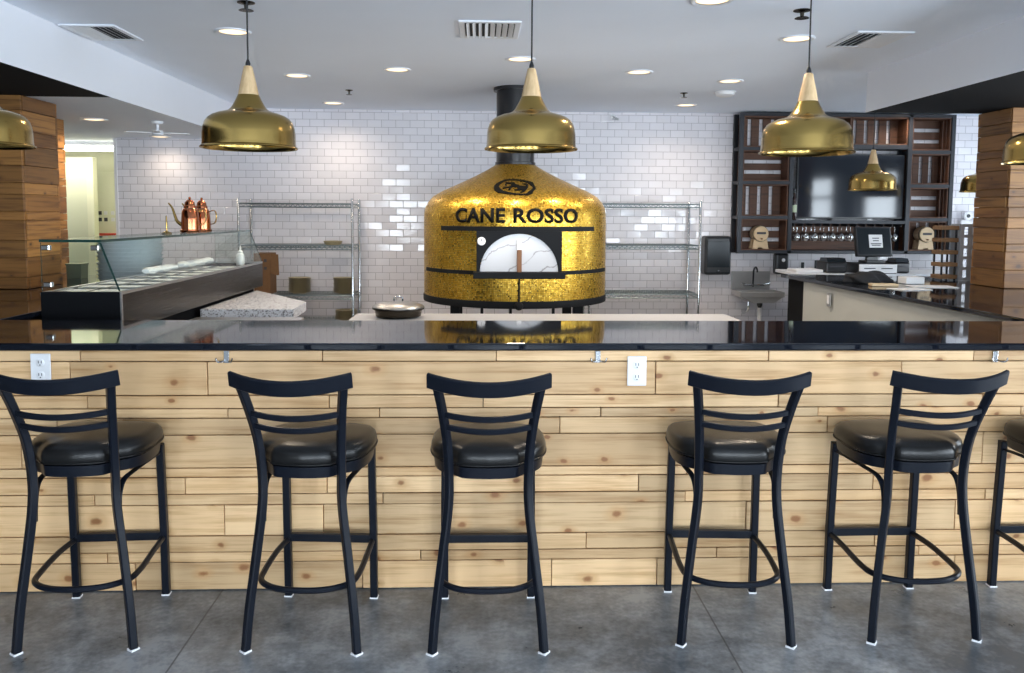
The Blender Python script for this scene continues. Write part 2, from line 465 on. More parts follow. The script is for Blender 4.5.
def struct(name, mb, mats, smooth=0):
    return tag(mb.build(name, mats, smooth=smooth), kind='structure')

# ------------------------------------------------------------------ the room
XL, XR, YF, YB, ZC = -6.2, 6.6, -3.6, 9.15, 2.75
ZS, ZR = 2.415, 2.44     # dropped side ceilings, left and right
struct('floor', MB().box(XL - 0.2, XR + 0.2, YF - 0.2, 12.2, -0.12, 0.0), M['concrete'])
struct('floor_bounce_slab', MB().box(-2.40, 2.86, 3.60, YB, 0.0, 0.004), pm('pale_bounce_slab', (0.60, 0.58, 0.55), 0.6, noise=0.05))  # unseen pale slab, added to bounce light onto the back wall and ceiling
struct('ceiling', MB().box(XL - 0.2, XR + 0.2, YF - 0.2, 12.2, ZC, ZC + 0.12), M['ceiling'])
struct('wall_back', MB().box(-3.96, XR + 0.2, YB, YB + 0.16, 0, ZC), M['tile'])
struct('wall_left', MB().box(XL - 0.2, XL, YF - 0.2, 12.2, 0, ZC), M['wall_paint'])
rwins = [(-2.9, -0.5, 2.40), (0.0, 2.6, 2.40), (3.6, 5.0, 2.40), (6.65, 8.35, 2.64)]
wr = MB()
ys = [YF - 0.2] + [v for q in rwins for v in q[:2]] + [YB]
for i in range(0, len(ys), 2): wr.box(XR, XR + 0.2, ys[i], ys[i + 1], 0, ZC)
for a, b, zt in rwins: wr.box(XR, XR + 0.2, a, b, 0, 0.25).box(XR, XR + 0.2, a, b, zt, ZC)
struct('wall_right', wr, M['wall_paint'])
for i, (a, b, zt) in enumerate(rwins):
    w = MB()
    for y in (a, b - .06): w.box(XR + .05, XR + .13, y, y + .06, .25, zt)
    for z in (.25, 1.95, zt - .06): w.box(XR + .055, XR + .125, a, b, z, z + .06)
    struct('window_%d' % (i + 5), w, M['black_paint'])
# dropped ceilings: white faces, black undersides over the dining side
sl = MB()
sl.box(XL, -2.59, YF, 5.93, ZS, ZC); sl.box(XL, -2.59, 5.93, 12.0, ZS, ZC)
o = struct('ceiling_soffit_left', sl, [M['soffit'], M['black_paint'], M['ceiling']])
for p in o.data.polygons:
    if p.normal.z < -0.9: p.material_index = 1 if p.center.y < 5 else 2
sr = MB().box(3.06, XR, YF, 6.50, ZR, ZC)
o = struct('ceiling_soffit_right', sr, [M['soffit'], M['black_paint']])
for p in o.data.polygons:
    if p.normal.z < -0.9: p.material_index = 1
# street wall behind the viewer, three wide window openings
wins = [(-2.6, -1.3), (-0.2, 1.1), (2.1, 3.4), (4.3, 5.6)]
wf = MB().box(XL, XR, YF - 0.2, YF, 0, 0.25).box(XL, XR, YF - 0.2, YF, 2.40, ZC)
xs = [XL] + [x for w in wins for x in w] + [XR]
for i in range(0, len(xs), 2): wf.box(xs[i], xs[i + 1], YF - 0.2, YF, 0.25, 2.40)
struct('wall_front', wf, M['wall_paint'])
for i, (a, b) in enumerate(wins):
    w = MB()
    for x in (a, b - 0.06): w.box(x, x + 0.06, YF - 0.13, YF - 0.05, 0.25, 2.40)
    for z in (0.25, 1.95, 2.34): w.box(a, b, YF - 0.125, YF - 0.055, z, z + 0.06)
    struct('window_%d' % (i + 1), w, M['black_paint'])
# hall beyond the left end of the tiled wall
struct('wall_hall_end', MB().box(XL, -3.5, 10.4, 10.6, 0, ZS), M['hall'])
struct('wall_hall_right', MB().box(-3.96, -3.80, YB + 0.16, 10.4, 0, ZS), M['hall'])
struct('wall_hall_pier', MB().box(XL, -4.637, 9.90, 10.0, 0, 2.257), M['hall_pier'])
struct('wall_hall_return', MB().box(-4.637, -4.56, 9.89, 10.0, 0, 2.257), M['hall'])
struct('trim_1', MB().box(-3.985, -3.955, YB - 0.012, YB + 0.17, 0, ZS), M['white_plastic'])
struct('door_1', MB().box(-4.795, -4.10, 10.36, 10.395, 0, 2.108, 0.004), pm('pale_cream_door_paint', (0.80, 0.80, 0.62), 0.6, noise=0.02))

# ------------------------------------------------------------------ bar front and worktop
YBAR = 3.44
TX = [(0, -1.997), (43, -1.821), (228, -1.06), (323, -.663), (496, .067), (597, .499), (636, .667), (767, 1.236), (900, 1.82), (992, 2.229), (1023, 2.368)]
def px2x(px):
    for (p0, x0), (p1, x1) in zip(TX, TX[1:]):
        if px <= p1: break
    return x0 + (x1 - x0) * (px - p0) / (p1 - p0)
zr = [1.038, 0.991, 0.847, 0.791, 0.750, 0.678, 0.536, 0.496, 0.423, 0.375, 0.241, 0.170, 0.125, 0.003]
joints = [(323, 496, 767), (71, 208, 655, 900), (329, 483, 778), (228, 379, 601, 818), (56, 123, 560, 828), (262, 690, 985), (30, 470, 688, 930),
          (183, 326, 640, 876), (91, 382, 687, 990), (222, 322, 749, 960), (21, 588, 880), (102, 420, 720), (130, 361, 553, 660, 962)]
bf = MB()
for i, jn in enumerate(joints):
    cuts = [-3.0] + [px2x(j) for j in jn]
    cuts = [-3.05] + ([px2x(jn[0]) - 1.0] if px2x(jn[0]) > -1.4 else []) + [px2x(j) for j in jn] + ([px2x(jn[-1]) + 0.9] if px2x(jn[-1]) < 1.9 else []) + [3.35]
    for a, b in zip(cuts, cuts[1:]):
        if b - a < 0.02: continue
        d = random.uniform(0, 0.006)
        bf.box(a + 0.0016, b - 0.0016, YBAR - d, YBAR + 0.022, zr[i + 1] + 0.002, zr[i] - 0.002, 0.0024)
bar = tag(bf.build('plank_bar', M['bar_wood']), 'pale knotty wood plank bar facing, behind the row of stools', 'bar')
MB().box(-3.05, 3.35, YBAR + 0.024, YBAR + 0.14, 0.0, 1.037).build('bar_wall', M['black_paint'], bar)

# U shaped black top: along the bar, with a return down each side
wt = MB()
poly = [(-3.4, 3.422), (3.9, 3.422), (4.9, 4.4), (4.9, 7.30), (3.95, 7.42), (2.83, 7.62), (2.92, 4.18), (-2.42, 4.18), (-2.42, 7.2), (-4.7, 7.2), (-4.7, 4.0)]
wt.prism(poly, 1.039, 1.070)
wo = wt.build('bar_worktop', M['worktop'], smooth=0)
bv = wo.modifiers.new('bev', 'BEVEL'); bv.width = 0.007; bv.segments = 4; bv.limit_method = 'ANGLE'
tag(wo, 'glossy black stone top running along the bar and down both sides', 'worktop')
# cabinets that carry the two returns
rc = thing('side_cabinet', 'cream panelled cabinet with black far end under right-hand black counter', 'cabinet', (2.93, 4.3, 0))
def quad_prism(mb, pts, z0, z1, mi=0): return mb.prism(pts, z0, z1, 'z', mi)
quad_prism(MB(), [(0.035, 0.02), (1.7, 0.02), (1.8, 2.95), (-0.052, 2.88)], 0.0, 1.038).build('body', M['cream'], rc)
quad_prism(MB(), [(-0.054, 2.885), (0.4, 2.91), (0.4, 3.05), (-0.06, 3.22)], 0.0, 1.038).build('end_panel', M['black_paint'], rc)
sw = MB().box(-0.008, 0.0, -0.035, 0.035, -0.055, 0.055, 0.003)
lc = tag(MB().box(-4.6, -2.45, 4.3, 7.1, 0, 1.038, 0.004).build('side_cabinet', M['black_paint']), 'black cabinet under the left-hand black counter beside the wooden pillar', 'cabinet')
so = thing('switch_plate', 'steel switch plate on the cream cabinet end, right of sink', 'wall plate', (2.876, 6.63, 0.93), R(1.3))
sw.build('plate', M['steel'], so); MB().box(-0.013, -0.007, -0.018, 0.018, -0.034, 0.034, 0.002).build('rocker', M['white_plastic'], so)

# ------------------------------------------------------------------ stools
def make_stool(label):
    t = thing('bar_stool', label, 'bar stool', group='black metal bar stools along the bar')
    m = M['stool_metal']
    # upholstered seat, rounded shield outline
    half = catmull([(0, .014, 0), (.060, .019, 0), (.104, .031, 0), (.125, .055, 0), (.146, .080, 0), (.182, .108, 0), (.210, .158, 0), (.222, .222, 0), (.222, .300, 0), (.213, .365, 0), (.188, .404, 0), (.136, .421, 0), (.070, .426, 0), (0, .427, 0)], 4)
    half = [(max(0, q.x), q.y) for q in half]
    loop = half[:-1] + [(-x, y) for x, y in half[:0:-1]]
    n = len(loop)
    def outline(sc): return [(x * sc, .21 + (y - .21) * (1 - (1 - sc) * .9)) for x, y in loop]
    c = MB(); rings = [(0.90, .690), (0.975, .694), (1.0, .706), (1.0, .724), (0.975, .742), (0.92, .754), (0.80, .763), (0.55, .769), (0.25, .771)]
    vs = []; fs = []
    for sc, z in rings: vs += [(x, y, z) for x, y in outline(sc)]
    for i in range(len(rings) - 1):
        for k in range(n):
            fs.append((i * n + k, i * n + (k + 1) % n, (i + 1) * n + (k + 1) % n, (i + 1) * n + k))
    fs.append(tuple(range(n - 1, -1, -1))); fs.append(tuple((len(rings) - 1) * n + k for k in range(n)))
    c.add(vs, fs)
    seat = c.build('seat', M['vinyl'], t, smooth=60)
    pip = MB().sweep([(x, y, .700) for x, y in outline(1.003)], circ(.0035, 6), side=(0, 0, 1), closed=True)
    pip.build('piping', M['vinyl'], seat)
    # metal seat pan
    f = MB(); vs = []; rings = [(0.90, .646), (0.94, .648), (0.96, .689)]
    for sc, z in rings: vs += [(x, y, z) for x, y in outline(sc)]
    fs = []
    for i in range(2):
        for k in range(n): fs.append((i * n + k, i * n + (k + 1) % n, (i + 1) * n + (k + 1) % n, (i + 1) * n + k))
    fs.append(tuple(range(n - 1, -1, -1))); fs.append(tuple(2 * n + k for k in range(n)))
    f.add(vs, fs).build('seat_frame', m, t)
    for s in (-1, 1):
        path = catmull([(s * .206, 0, .004), (s * .193, .012, .16), (s * .169, .030, .36), (s * .148, .040, .54), (s * .146, .040, .66),
                        (s * .152, .018, .79), (s * .166, -.026, .91), (s * .184, -.074, 1.022)], 6)
        lg = MB().sweep(path, rrect(.0285, .0285, .004), side=(.79, s * .61, 0)).build('leg', m, t)
        MB().prism([(s * .206 + q[0], q[1]) for q in ((.0225, .003), (-.003, .0225), (-.0225, -.003), (.003, -.0225))], 0, .007, 'z').build('foot_glide', M['foot_white'], lg)
    for s in (-1, 1):
        lg = MB().sweep([(s * .181, .446, .004), (s * .181, .440, .3), (s * .178, .425, .655)], rrect(.030, .030, .004), side=(1, 0, 0)).build('leg', m, t)
        MB().box(s * .181 - .017, s * .181 + .017, .430, .463, 0, .007, .002).build('foot_glide', M['foot_white'], lg)
    # crest rail, two slats (bowed away from the sitter)
    def bow(hw, y, z, sag, dip, nn=16):
        return [(hw * (2 * k / nn - 1), y - sag * (1 - (2 * k / nn - 1) ** 2), z - dip * (1 - (2 * k / nn - 1) ** 2)) for k in range(nn + 1)]
    MB().sweep(bow(.214, -.076, 1.034, .070, .020), rrect(.057, .016, .004), side=(0, -.25, 1)).build('crest_rail', m, t)
    MB().sweep(bow(.168, -.024, .902, .046, .010), rrect(.022, .012, .003), side=(0, -.2, 1)).build('slat', m, t)
    MB().sweep(bow(.160, -.008, .853, .042, .010), rrect(.022, .012, .003), side=(0, -.2, 1)).build('slat', m, t)
    # front stretcher and hooped foot rail
    MB().box(-.178, .178, .428, .452, .243, .277, .003).build('stretcher', m, t)
    U = [(-.178, .430, .252), (-.184, .30, .252), (-.184, .16, .240), (-.168, .075, .236), (-.10, .022, .234), (0, .006, .234),
         (.10, .022, .234), (.168, .075, .236), (.184, .16, .240), (.184, .30, .252), (.178, .430, .252)]
    MB().sweep(catmull(U, 6), circ(.0115, 10), side=(0, 0, 1)).build('foot_rail', m, t)
    # curved brace from front leg under the seat down to the rear leg
    for s in (-1, 1):
        b = catmull([(s * .174, .425, .618), (s * .172, .34, .622), (s * .163, .20, .621), (s * .153, .105, .612), (s * .149, .068, .575), (s * .149, .056, .52), (s * .150, .054, .475)], 6)
        MB().sweep(b, rrect(.022, .007, .002), side=(1, 0, 0)).build('brace', m, t)
    return t
stool = make_stool('')
SP = [(-1.484, 2.955, 2.8, 'black metal bar stool below left outlet, leftmost of the row'),
      (-0.655, 2.925, -4, 'black metal bar stool second from the left, left of the one facing the oven'),
      (0.032, 2.902, -0.3, 'black metal bar stool in the middle, straight below the golden oven'),
      (0.963, 2.930, -3.2, 'black metal bar stool just right of the middle wall outlet'),
      (1.692, 2.942, 0.8, 'black metal bar stool nearest the right end, wholly in view'),
      (2.432, 2.955, 1.0, 'black metal bar stool cut off by the right edge of the photo')]
for i, (x, y, a, l) in enumerate(SP):
    if i == 0: o = stool; o.location = (x, y, 0); o.rotation_euler.z = R(a); o['label'] = l
    else: dup(stool, (x, y, 0), R(a), l)

# ------------------------------------------------------------------ outlets and bag hooks on the bar front
def outlet(x, z, label):
    t = thing('wall_outlet', label, 'outlet', (x, YBAR - 0.0045, z), group='white outlets on the bar front')
    MB().box(-.041, .041, -.006, .0, -.064, .064, .003).build('cover_plate', M['white_plastic'], t)
    for dz in (-.026, .026):
        so = MB().lathe([(0, -.009), (.014, -.009), (.017, -.0075), (.017, -.004)], (0, 0, dz), 20, 'y').build('socket', M['white_plastic'], t)
        sl_ = MB()
        for dx in (-.006, .006): sl_.box(dx - .0014, dx + .0014, -.0098, -.0085, dz - .002, dz + .009)
        sl_.lathe([(0, -.0097), (.0026, -.0097), (.0026, -.0085)], (0, 0, dz - .009), 8, 'y')
        sl_.build('slot', M['ink'], so)
outlet(px2x(43), 0.962, 'white outlet on the planks behind the leftmost stool')
outlet(px2x(636), 0.950, 'white outlet on the planks between third and fourth stools')
def hook(x, z, label):
    t = thing('bag_hook', label, 'hook', (x, YBAR - 0.0045, z), group='steel bag hooks under the bar top')
    MB().box(-.011, .011, -.005, .0, -.024, .026, .0015).build('back_plate', M['chrome'], t)
    for s in (-1, 1):
        p = catmull([(s * .008, -.004, -.012), (s * .016, -.02, -.018), (s * .028, -.034, -.014), (s * .034, -.036, .002)], 5)
        MB().sweep(p, circ(.0032, 8)).build('prong', M['chrome'], t)
hook(px2x(228), 1.010, 'chrome double bag hook above the second stool from the left')
hook(px2x(597), 1.010, 'chrome double bag hook left of the middle outlet')
hook(px2x(992), 1.010, 'chrome double bag hook near the right end of the bar')

# ------------------------------------------------------------------ pendants
def make_pendant(cord_len, label):
    """origin at the rim's centre"""
    t = thing('pendant_lamp', label, 'pendant lamp', group='brass pendant lamps')
    prof = [(.2265, .000), (.2290, .003), (.2275, .008), (.2195, .013), (.2175, .03), (.2165, .075), (.2125, .105), (.2045, .132), (.191, .151), (.172, .165), (.146, .176), (.118, .183),
            (.096, .191), (.082, .205), (.070, .226), (.059, .248), (.0495, .270)]
    prof = [(r_, z_ * .945) for r_, z_ in prof]
    inner = [(r - .003, z - .001) for r, z in prof[3:]][::-1]
    sh = MB().lathe(prof + [(.046, .255)] + inner[1:] + [(.2265, .000)], n=56).build('lamp_shade', M['brass'], t, smooth=40)
    MB().lathe([(0, .247), (.0485, .247), (.0485, .256), (.040, .300), (.028, .355), (.021, .388), (.016, .393), (0, .393)], n=28).build('wooden_neck', M['neck_wood'], t)
    MB().lathe([(0, .389), (.012, .389), (.012, .405), (.009, .415), (.005, .425), (0, .425)], n=12).build('cord_grip', M['black_plastic'], t)
    MB().lathe([(0, .247), (.02, .247), (.02, .22), (.017, .215), (.03, .175), (.034, .155), (.03, .135), (.016, .122), (0, .120)], n=18).build('bulb', M['bulb'], t)
    MB().sweep([(0, 0, .42), (0, 0, cord_len)], circ(.0042, 8)).build('cord', M['black_plastic'], t)
    MB().lathe([(0, cord_len), (.058, cord_len), (.058, cord_len - .012), (.05, cord_len - .022), (0, cord_len - .024)], n=24).build('ceiling_rose', M['black_plastic'], t)
    return t
ZP = 1.922
pend = make_pendant(ZC - ZP, 'brass pendant lamp with wooden neck above bar, nearest the salad case')
pend.location = (-1.119, 4.05, ZP)
dup(pend, (0.245, 4.05, ZP + .006), 0, 'brass pendant lamp with wooden neck hanging in front of the oven flue')
dup(pend, (1.613, 4.05, ZP), 0, 'large brass pendant lamp hanging before the left part of crate shelving')
dup(pend, (-2.385, 4.05, ZP), 0, 'brass pendant lamp cut by the left edge, before the left wooden pillar')
p5 = make_pendant(ZR - 1.925, 'brass pendant lamp cut by the right edge, before the right wooden pillar')
p5.location = (3.225, 4.6, 1.925)
p6 = make_pendant(ZC - 1.87, 'smaller looking brass pendant lamp in front of the television')
p6.location = (3.81, 7.9, 1.87)
dup(p6, (4.94, 7.9, 1.862), 0, 'brass pendant lamp peeping out from behind the right wooden pillar')

# ------------------------------------------------------------------ ceiling fittings
def downlight(loc, label, watts=62):
    t = thing('downlight', label, 'ceiling light', loc, group='round recessed downlights')
    MB().lathe([(.085, 0), (.112, 0), (.112, -.004), (.104, -.009), (.085, -.006)], n=32).build('trim_ring', M['white_enamel'], t)
    MB().lathe([(0, -.006), (.05, -.0055), (.086, -.001)], n=32).build('lens', M['lamp'], t)
    ld = bpy.data.lights.new('downlight_beam', 'SPOT'); ld.energy = watts; ld.color = (1.0, 0.83, 0.64)
    ld.spot_size = R(160); ld.spot_blend = 1.0; ld.shadow_soft_size = 0.07
    lo = bpy.data.objects.new('lamp_light', ld); COL.objects.link(lo); lo.location = (0, 0, -.03); lo.parent = t
DL = [(-1.561, 5.329, 'ceiling downlight beside the cord of the left pendant'), (-1.524, 6.962, 'ceiling downlight second back from the left pendant, left column'),
      (-0.665, 6.618, 'ceiling downlight between left pendant and flue, set alone'), (-1.527, 8.639, 'farthest ceiling downlight on the left, near the tiled wall'),
      (0.284, 6.112, 'ceiling downlight behind the middle pendant, before the flue'), (1.254, 6.590, 'ceiling downlight between the flue and the right pendant'),
      (2.024, 5.294, 'ceiling downlight beside the cord of the right pendant'), (2.101, 6.966, 'ceiling downlight near the round smoke detector, second from the right'),
      (2.108, 8.487, 'farthest ceiling downlight on the right, near the crate shelving'), (1.219, 4.397, 'ceiling downlight cut by the top edge of the photo')]
for x, y, l in DL: downlight((x, y, ZC), l, 34 if y > 8 else 66)
downlight((4.62, 8.78, ZC), 'downlight over the top right corner of the crate shelving', 22)
downlight((-3.352, 7.327, ZS), 'downlight in the low left ceiling beside the wooden pillar')
downlight((-3.391, 8.896, ZS), 'downlight in the low left ceiling under the fan', 12)

def vent(loc, w, d, label, rz=0):
    t = thing('air_vent', label, 'air vent', loc, rz, group='ceiling air vents')
    fr = MB(); b = .035
    fr.box(-w / 2, w / 2, -d / 2, -d / 2 + b, -.010, 0, .003).box(-w / 2, w / 2, d / 2 - b, d / 2, -.010, 0, .003)
    fr.box(-w / 2, -w / 2 + b, -d / 2 + b, d / 2 - b, -.010, 0, .003).box(w / 2 - b, w / 2, -d / 2 + b, d / 2 - b, -.010, 0, .003)
    fr.build('vent_frame', M['white_enamel'], t)
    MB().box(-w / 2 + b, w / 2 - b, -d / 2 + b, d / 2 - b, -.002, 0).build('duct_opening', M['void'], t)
    n = 8
    for k in range(n):
        x = -w / 2 + b + (w - 2 * b) * (k + .5) / n
        s = 1 if k < n / 2 else -1
        MB().prism([(x - .004 + s * .010, -.002), (x + .000 + s * .010, -.002), (x + .004 - s * .010, -.014), (x - s * .010, -.014)], -d / 2 + b, d / 2 - b, 'y').build('louvre', M['white_enamel'], t)
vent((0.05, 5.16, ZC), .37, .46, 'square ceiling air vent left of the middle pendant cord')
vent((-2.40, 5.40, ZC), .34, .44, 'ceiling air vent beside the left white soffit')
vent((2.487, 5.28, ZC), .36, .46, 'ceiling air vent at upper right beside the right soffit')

t = thing('smoke_detector', 'round white smoke detector on the ceiling near the right shelving', 'smoke detector', (2.242, 7.579, ZC))
MB().lathe([(0, 0), (.10, 0), (.10, -.012), (0, -.012)], n=28).build('base_plate', M['white_plastic'], t)
MB().lathe([(.088, -.0122), (.085, -.03), (.06, -.042), (0, -.045)], n=28).build('cover', M['white_plastic'], t)
def sprinkler(loc, label, s=1.0):
    t = thing('sprinkler_head', label, 'sprinkler', loc, group='ceiling sprinkler heads')
    MB().lathe([(0, 0), (.035 * s, 0), (.035 * s, -.004), (.012 * s, -.012), (0, -.012)], n=18).build('escutcheon', M['dark_steel'], t)
    MB().lathe([(0, -.012), (.009 * s, -.012), (.007 * s, -.04), (0, -.04)], n=10).build('valve_body', M['dark_steel'], t)
    MB().lathe([(0, -.040), (.026 * s, -.040), (.030 * s, -.044), (0, -.046)], n=14).build('deflector', M['dark_steel'], t)
sprinkler((-1.218, 7.73, ZC), 'small dark sprinkler head between the two left rear downlights')
sprinkler((1.884, 7.669, ZC), 'small dark sprinkler head left of the smoke detector')
sprinkler((-1.275, 4.60, ZC), 'dark sprinkler head at the top of the left pendant cord', 1.35)
sprinkler((1.775, 4.58, ZC), 'dark sprinkler head beside the top of the right pendant cord', 1.35)

# small ceiling fan in the low left ceiling
t = thing('ceiling_fan', 'small pale ceiling fan on the low left ceiling', 'ceiling fan', (-2.86, 7.45, ZS))
MB().lathe([(0, 0), (.05, 0), (.045, -.02), (.012, -.03), (.012, -.075), (.045, -.08), (.05, -.115), (.03, -.13), (0, -.132)], n=20).build('motor_housing', M['white_enamel'], t)
for k in range(4):
    a = R(18 + 90 * k)
    b = MB(); ca, sa = math.cos(a), math.sin(a)
    pts = [(.05, -.018), (.12, -.03), (.25, -.032), (.265, 0), (.25, .032), (.12, .03), (.05, .018)]
    b.prism([(x * ca - y * sa, x * sa + y * ca) for x, y in pts], -.105, -.098).build('blade', M['white_enamel'], t)

# strip light in the hall
t = thing('strip_light', 'glowing white strip light across the hall ceiling', 'ceiling light', (-4.9, 9.62, 0))
MB().box(-1.0, .92, -.05, .05, ZS - .05, ZS, .004).build('housing', M['white_enamel'], t)
MB().box(-.98, .90, -.06, .06, ZS - .105, ZS - .0505, .012).build('diffuser', M['tube'], t)
la = bpy.data.lights.new('hall_strip', 'AREA'); la.shape = 'RECTANGLE'; la.size = 1.8; la.size_y = .14; la.energy = 12; la.color = (1, .95, .78)
lo = bpy.data.objects.new('lamp_light', la); COL.objects.link(lo); lo.location = (-.04, 0, ZS - .115); lo.parent = t

# ------------------------------------------------------------------ wood clad pillars
def pillar(x0, x1, y0, y1, z0, z1, label, seed):
    rr = random.Random(seed); mb = MB()
    mb.box(x0 + .02, x1 - .02, y0 + .02, y1 - .02, z0, z1)
    z = z0
    while z < z1 - .01:
        h = rr.choice((.06, .08, .10, .12, .14)); zt = min(z + h, z1)
        if z1 - zt < .05: zt = z1
        g = .0016
        d = [rr.uniform(0, .014) for _ in range(4)]
        mb.box(x0 - .003 , x1 + .003, y0 - d[0], y0 + .018, z + g, zt - g, .0025)
        cut = y0 + .0185 + (y1 - y0) * rr.uniform(.3, .9) if rr.random() < .25 else None
        for sgn, xx in ((-1, x0), (1, x1)):
            dd = d[1] if sgn < 0 else d[2]
            a, b = (xx - dd, xx + .018) if sgn < 0 else (xx - .018, xx + dd)
            mb.box(a, b, y0 + .0185, y1 - .0185, z + g, zt - g, .0025)
        mb.box(x0 - .003, x1 + .003, y1 - .018, y1 + d[3], z + g, zt - g, .0025)
        z = zt
    o = mb.build('wooden_pillar', M['col_wood'])
    return tag(o, label, 'pillar', kind='thing')
pillar(-4.15, -3.175, 5.85, 6.33, 1.072, ZS - .001, 'wood clad pillar at the left edge, standing on the black counter', 3)
pillar(4.0, 4.64, 6.10, 6.52, 1.072, ZR - .001, 'wood clad pillar at the right edge, standing on the black counter', 5)
pillar(-4.30, -3.65, 7.22, 7.40, 0.0, ZS - .001, 'narrow wood clad pillar just behind the large left pillar', 8)

# ------------------------------------------------------------------ the golden oven
OX, OY, OR_ = 0.312, 7.5, 0.826
ov = thing('pizza_oven', 'domed golden mosaic pizza oven with black lettering and black flue', 'pizza oven', (OX, OY, 0))
prof = [(OR_, .895), (OR_, 1.0), (OR_, 1.2), (OR_, 1.4), (OR_, 1.56), (OR_ - .002, 1.622), (OR_ - .012, 1.672), (OR_ - .038, 1.722), (.745, 1.772), (.66, 1.822), (.57, 1.862), (.46, 1.912),
        (.35, 1.965), (.26, 2.013), (.20, 2.048), (.165, 2.072)]
dome = MB().lathe(prof, n=96).build('dome', M['mosaic'], ov, smooth=40)
MB().lathe([(.15, 2.055), (.183, 2.058), (.183, 2.084), (.173, 2.088), (.173, ZC - .03), (.20, ZC - .03), (.20, ZC - .001)], n=40).build('flue', M['blackflue'], ov)
MB().lathe([(0, .838), (.80, .838), (.830, .842), (.833, .85), (.833, .895), (.830, .902), (.82, .903)], n=96).build('base_ring', M['oven_black'], ov)
for sx in (-1, 1):
    for sy in (-1, 1):
        MB().box(sx * .53 - .042, sx * .53 + .042, sy * .45 - .042, sy * .45 + .042, 0, .838, .006).build('leg', M['oven_black'], ov)
for x in (-.30, -.06, .30):
    MB().box(x - .012, x + .012, -.66, -.636, 0, .838).build('leg_strut', M['oven_black'], ov)
def arc(r, deg, n=48, c=(0, 0)): return [(r * math.sin(R(-deg + 2 * deg * k / n)), -r * math.cos(R(-deg + 2 * deg * k / n))) for k in range(n + 1)]
hb = MB()
hb.prism(arc(OR_ + .055, 47) + arc(OR_ - .02, 47)[::-1], 1.478, 1.516).build('hood_band', M['oven_black'], ov)
MB().prism(arc(OR_ + .014, 70, 64) + arc(OR_ - .02, 70, 64)[::-1], 1.118, 1.150).build('shelf_band', M['oven_black'], ov)
# portal with an arched mouth
po = MB(); hw, zt, zb, ar, ac = .345, 1.478, 1.150, .322, 1.146
outer = [(-hw, zb), (-hw, zt), (hw, zt), (hw, zb)]
archp = [(ar * math.cos(PI * k / 28), max(zb, ac + ar * .975 * math.sin(PI * k / 28))) for k in range(29)]
po.prism(outer + archp, -.885, -.62, 'y')
por = po.build('portal', M['oven_black'], ov, smooth=0)
MB().box(-.372, .372, -.925, -.70, 1.096, 1.150, .006).build('mouth_sill', M['oven_black'], ov)
dp = [(.317 * math.cos(PI * k / 32), 1.152 + .306 * math.sin(PI * k / 32)) for k in range(33)]
door = MB().prism(dp, -.868, -.835, 'y').build('door', M['marble'], ov, smooth=0)
tag(door, 'pale veined half-round oven door')
dh = MB()
dh.box(-.020, .020, -.905, -.870, 1.325, 1.41, .004)
tag(dh.build('handle_bracket', M['white_plastic'], door), 'white bracket')
tag(MB().box(-.019, .019, -.918, -.884, 1.148, 1.33, .006).build('door_handle', M['brown_grip'], door), 'brown wooden grip')
g = MB().lathe([(0, -.905), (.030, -.905), (.034, -.900), (.034, -.885)], (-.306, 0, 1.398), 24, 'y').build('thermometer_dial', M['white_plastic'], ov)
MB().box(-.308, -.304, -.909, -.905, 1.398, 1.418).build('pointer', M['ink'], g)
ch = MB().sweep([(0, -.93, 1.10), (0, -.905, 1.08), (0, -.872, 1.05), (0, -.868, .89)], circ(.008, 8)).build('chain', M['oven_black'], ov)
bl = [(.036 * math.cos(PI * (k / 10 - .5)), .036 * math.sin(PI * (k / 10 - .5))) for k in range(11)]
MB().lathe(bl, (0, -.872, .870), 18).build('chain_ball', M['oven_black'], ch)

# lettering bent round the oven
def text_mesh(body):
    cu = bpy.data.curves.new('oven_text', 'FONT'); cu.body = body; cu.size = 1.0; cu.offset = 0.030; cu.resolution_u = 4; cu.space_character = 1.04
    to = bpy.data.objects.new('oven_text', cu); COL.objects.link(to)
    dg = bpy.context.evaluated_depsgraph_get(); dg.update()
    me = bpy.data.meshes.new_from_object(to.evaluated_get(dg))
    bpy.data.objects.remove(to)
    return me
for word, u0, W_ in (('CANE', -.560, .446), ('ROSSO', -.048, .578)):
    me = text_mesh(word); H_ = .124
    bm = bmesh.new(); bm.from_mesh(me)
    bmesh.ops.triangulate(bm, faces=bm.faces[:])
    x0 = min(v.co.x for v in bm.verts); x1 = max(v.co.x for v in bm.verts)
    y0 = min(v.co.y for v in bm.verts); y1 = max(v.co.y for v in bm.verts)
    ext = bmesh.ops.extrude_face_region(bm, geom=bm.faces[:])
    top = {e for e in ext['geom'] if isinstance(e, bmesh.types.BMVert)}
    for v in bm.verts:
        u_ = u0 + (v.co.x - x0) / (x1 - x0) * W_; w_ = (v.co.y - y0) / (y1 - y0) * H_
        r = OR_ + (.006 if v in top else -.004) - (.003 if w_ > .1 else 0)
        a = u_ / OR_
        v.co = (r * math.sin(a), -r * math.cos(a), 1.543 + w_)
    bmesh.ops.recalc_face_normals(bm, faces=bm.faces[:])
    bm.to_mesh(me); bm.free()
    me.materials.clear(); me.materials.append(M['lettering'])
    tx_ = bpy.data.objects.new('lettering', me); COL.objects.link(tx_); tx_.parent = ov
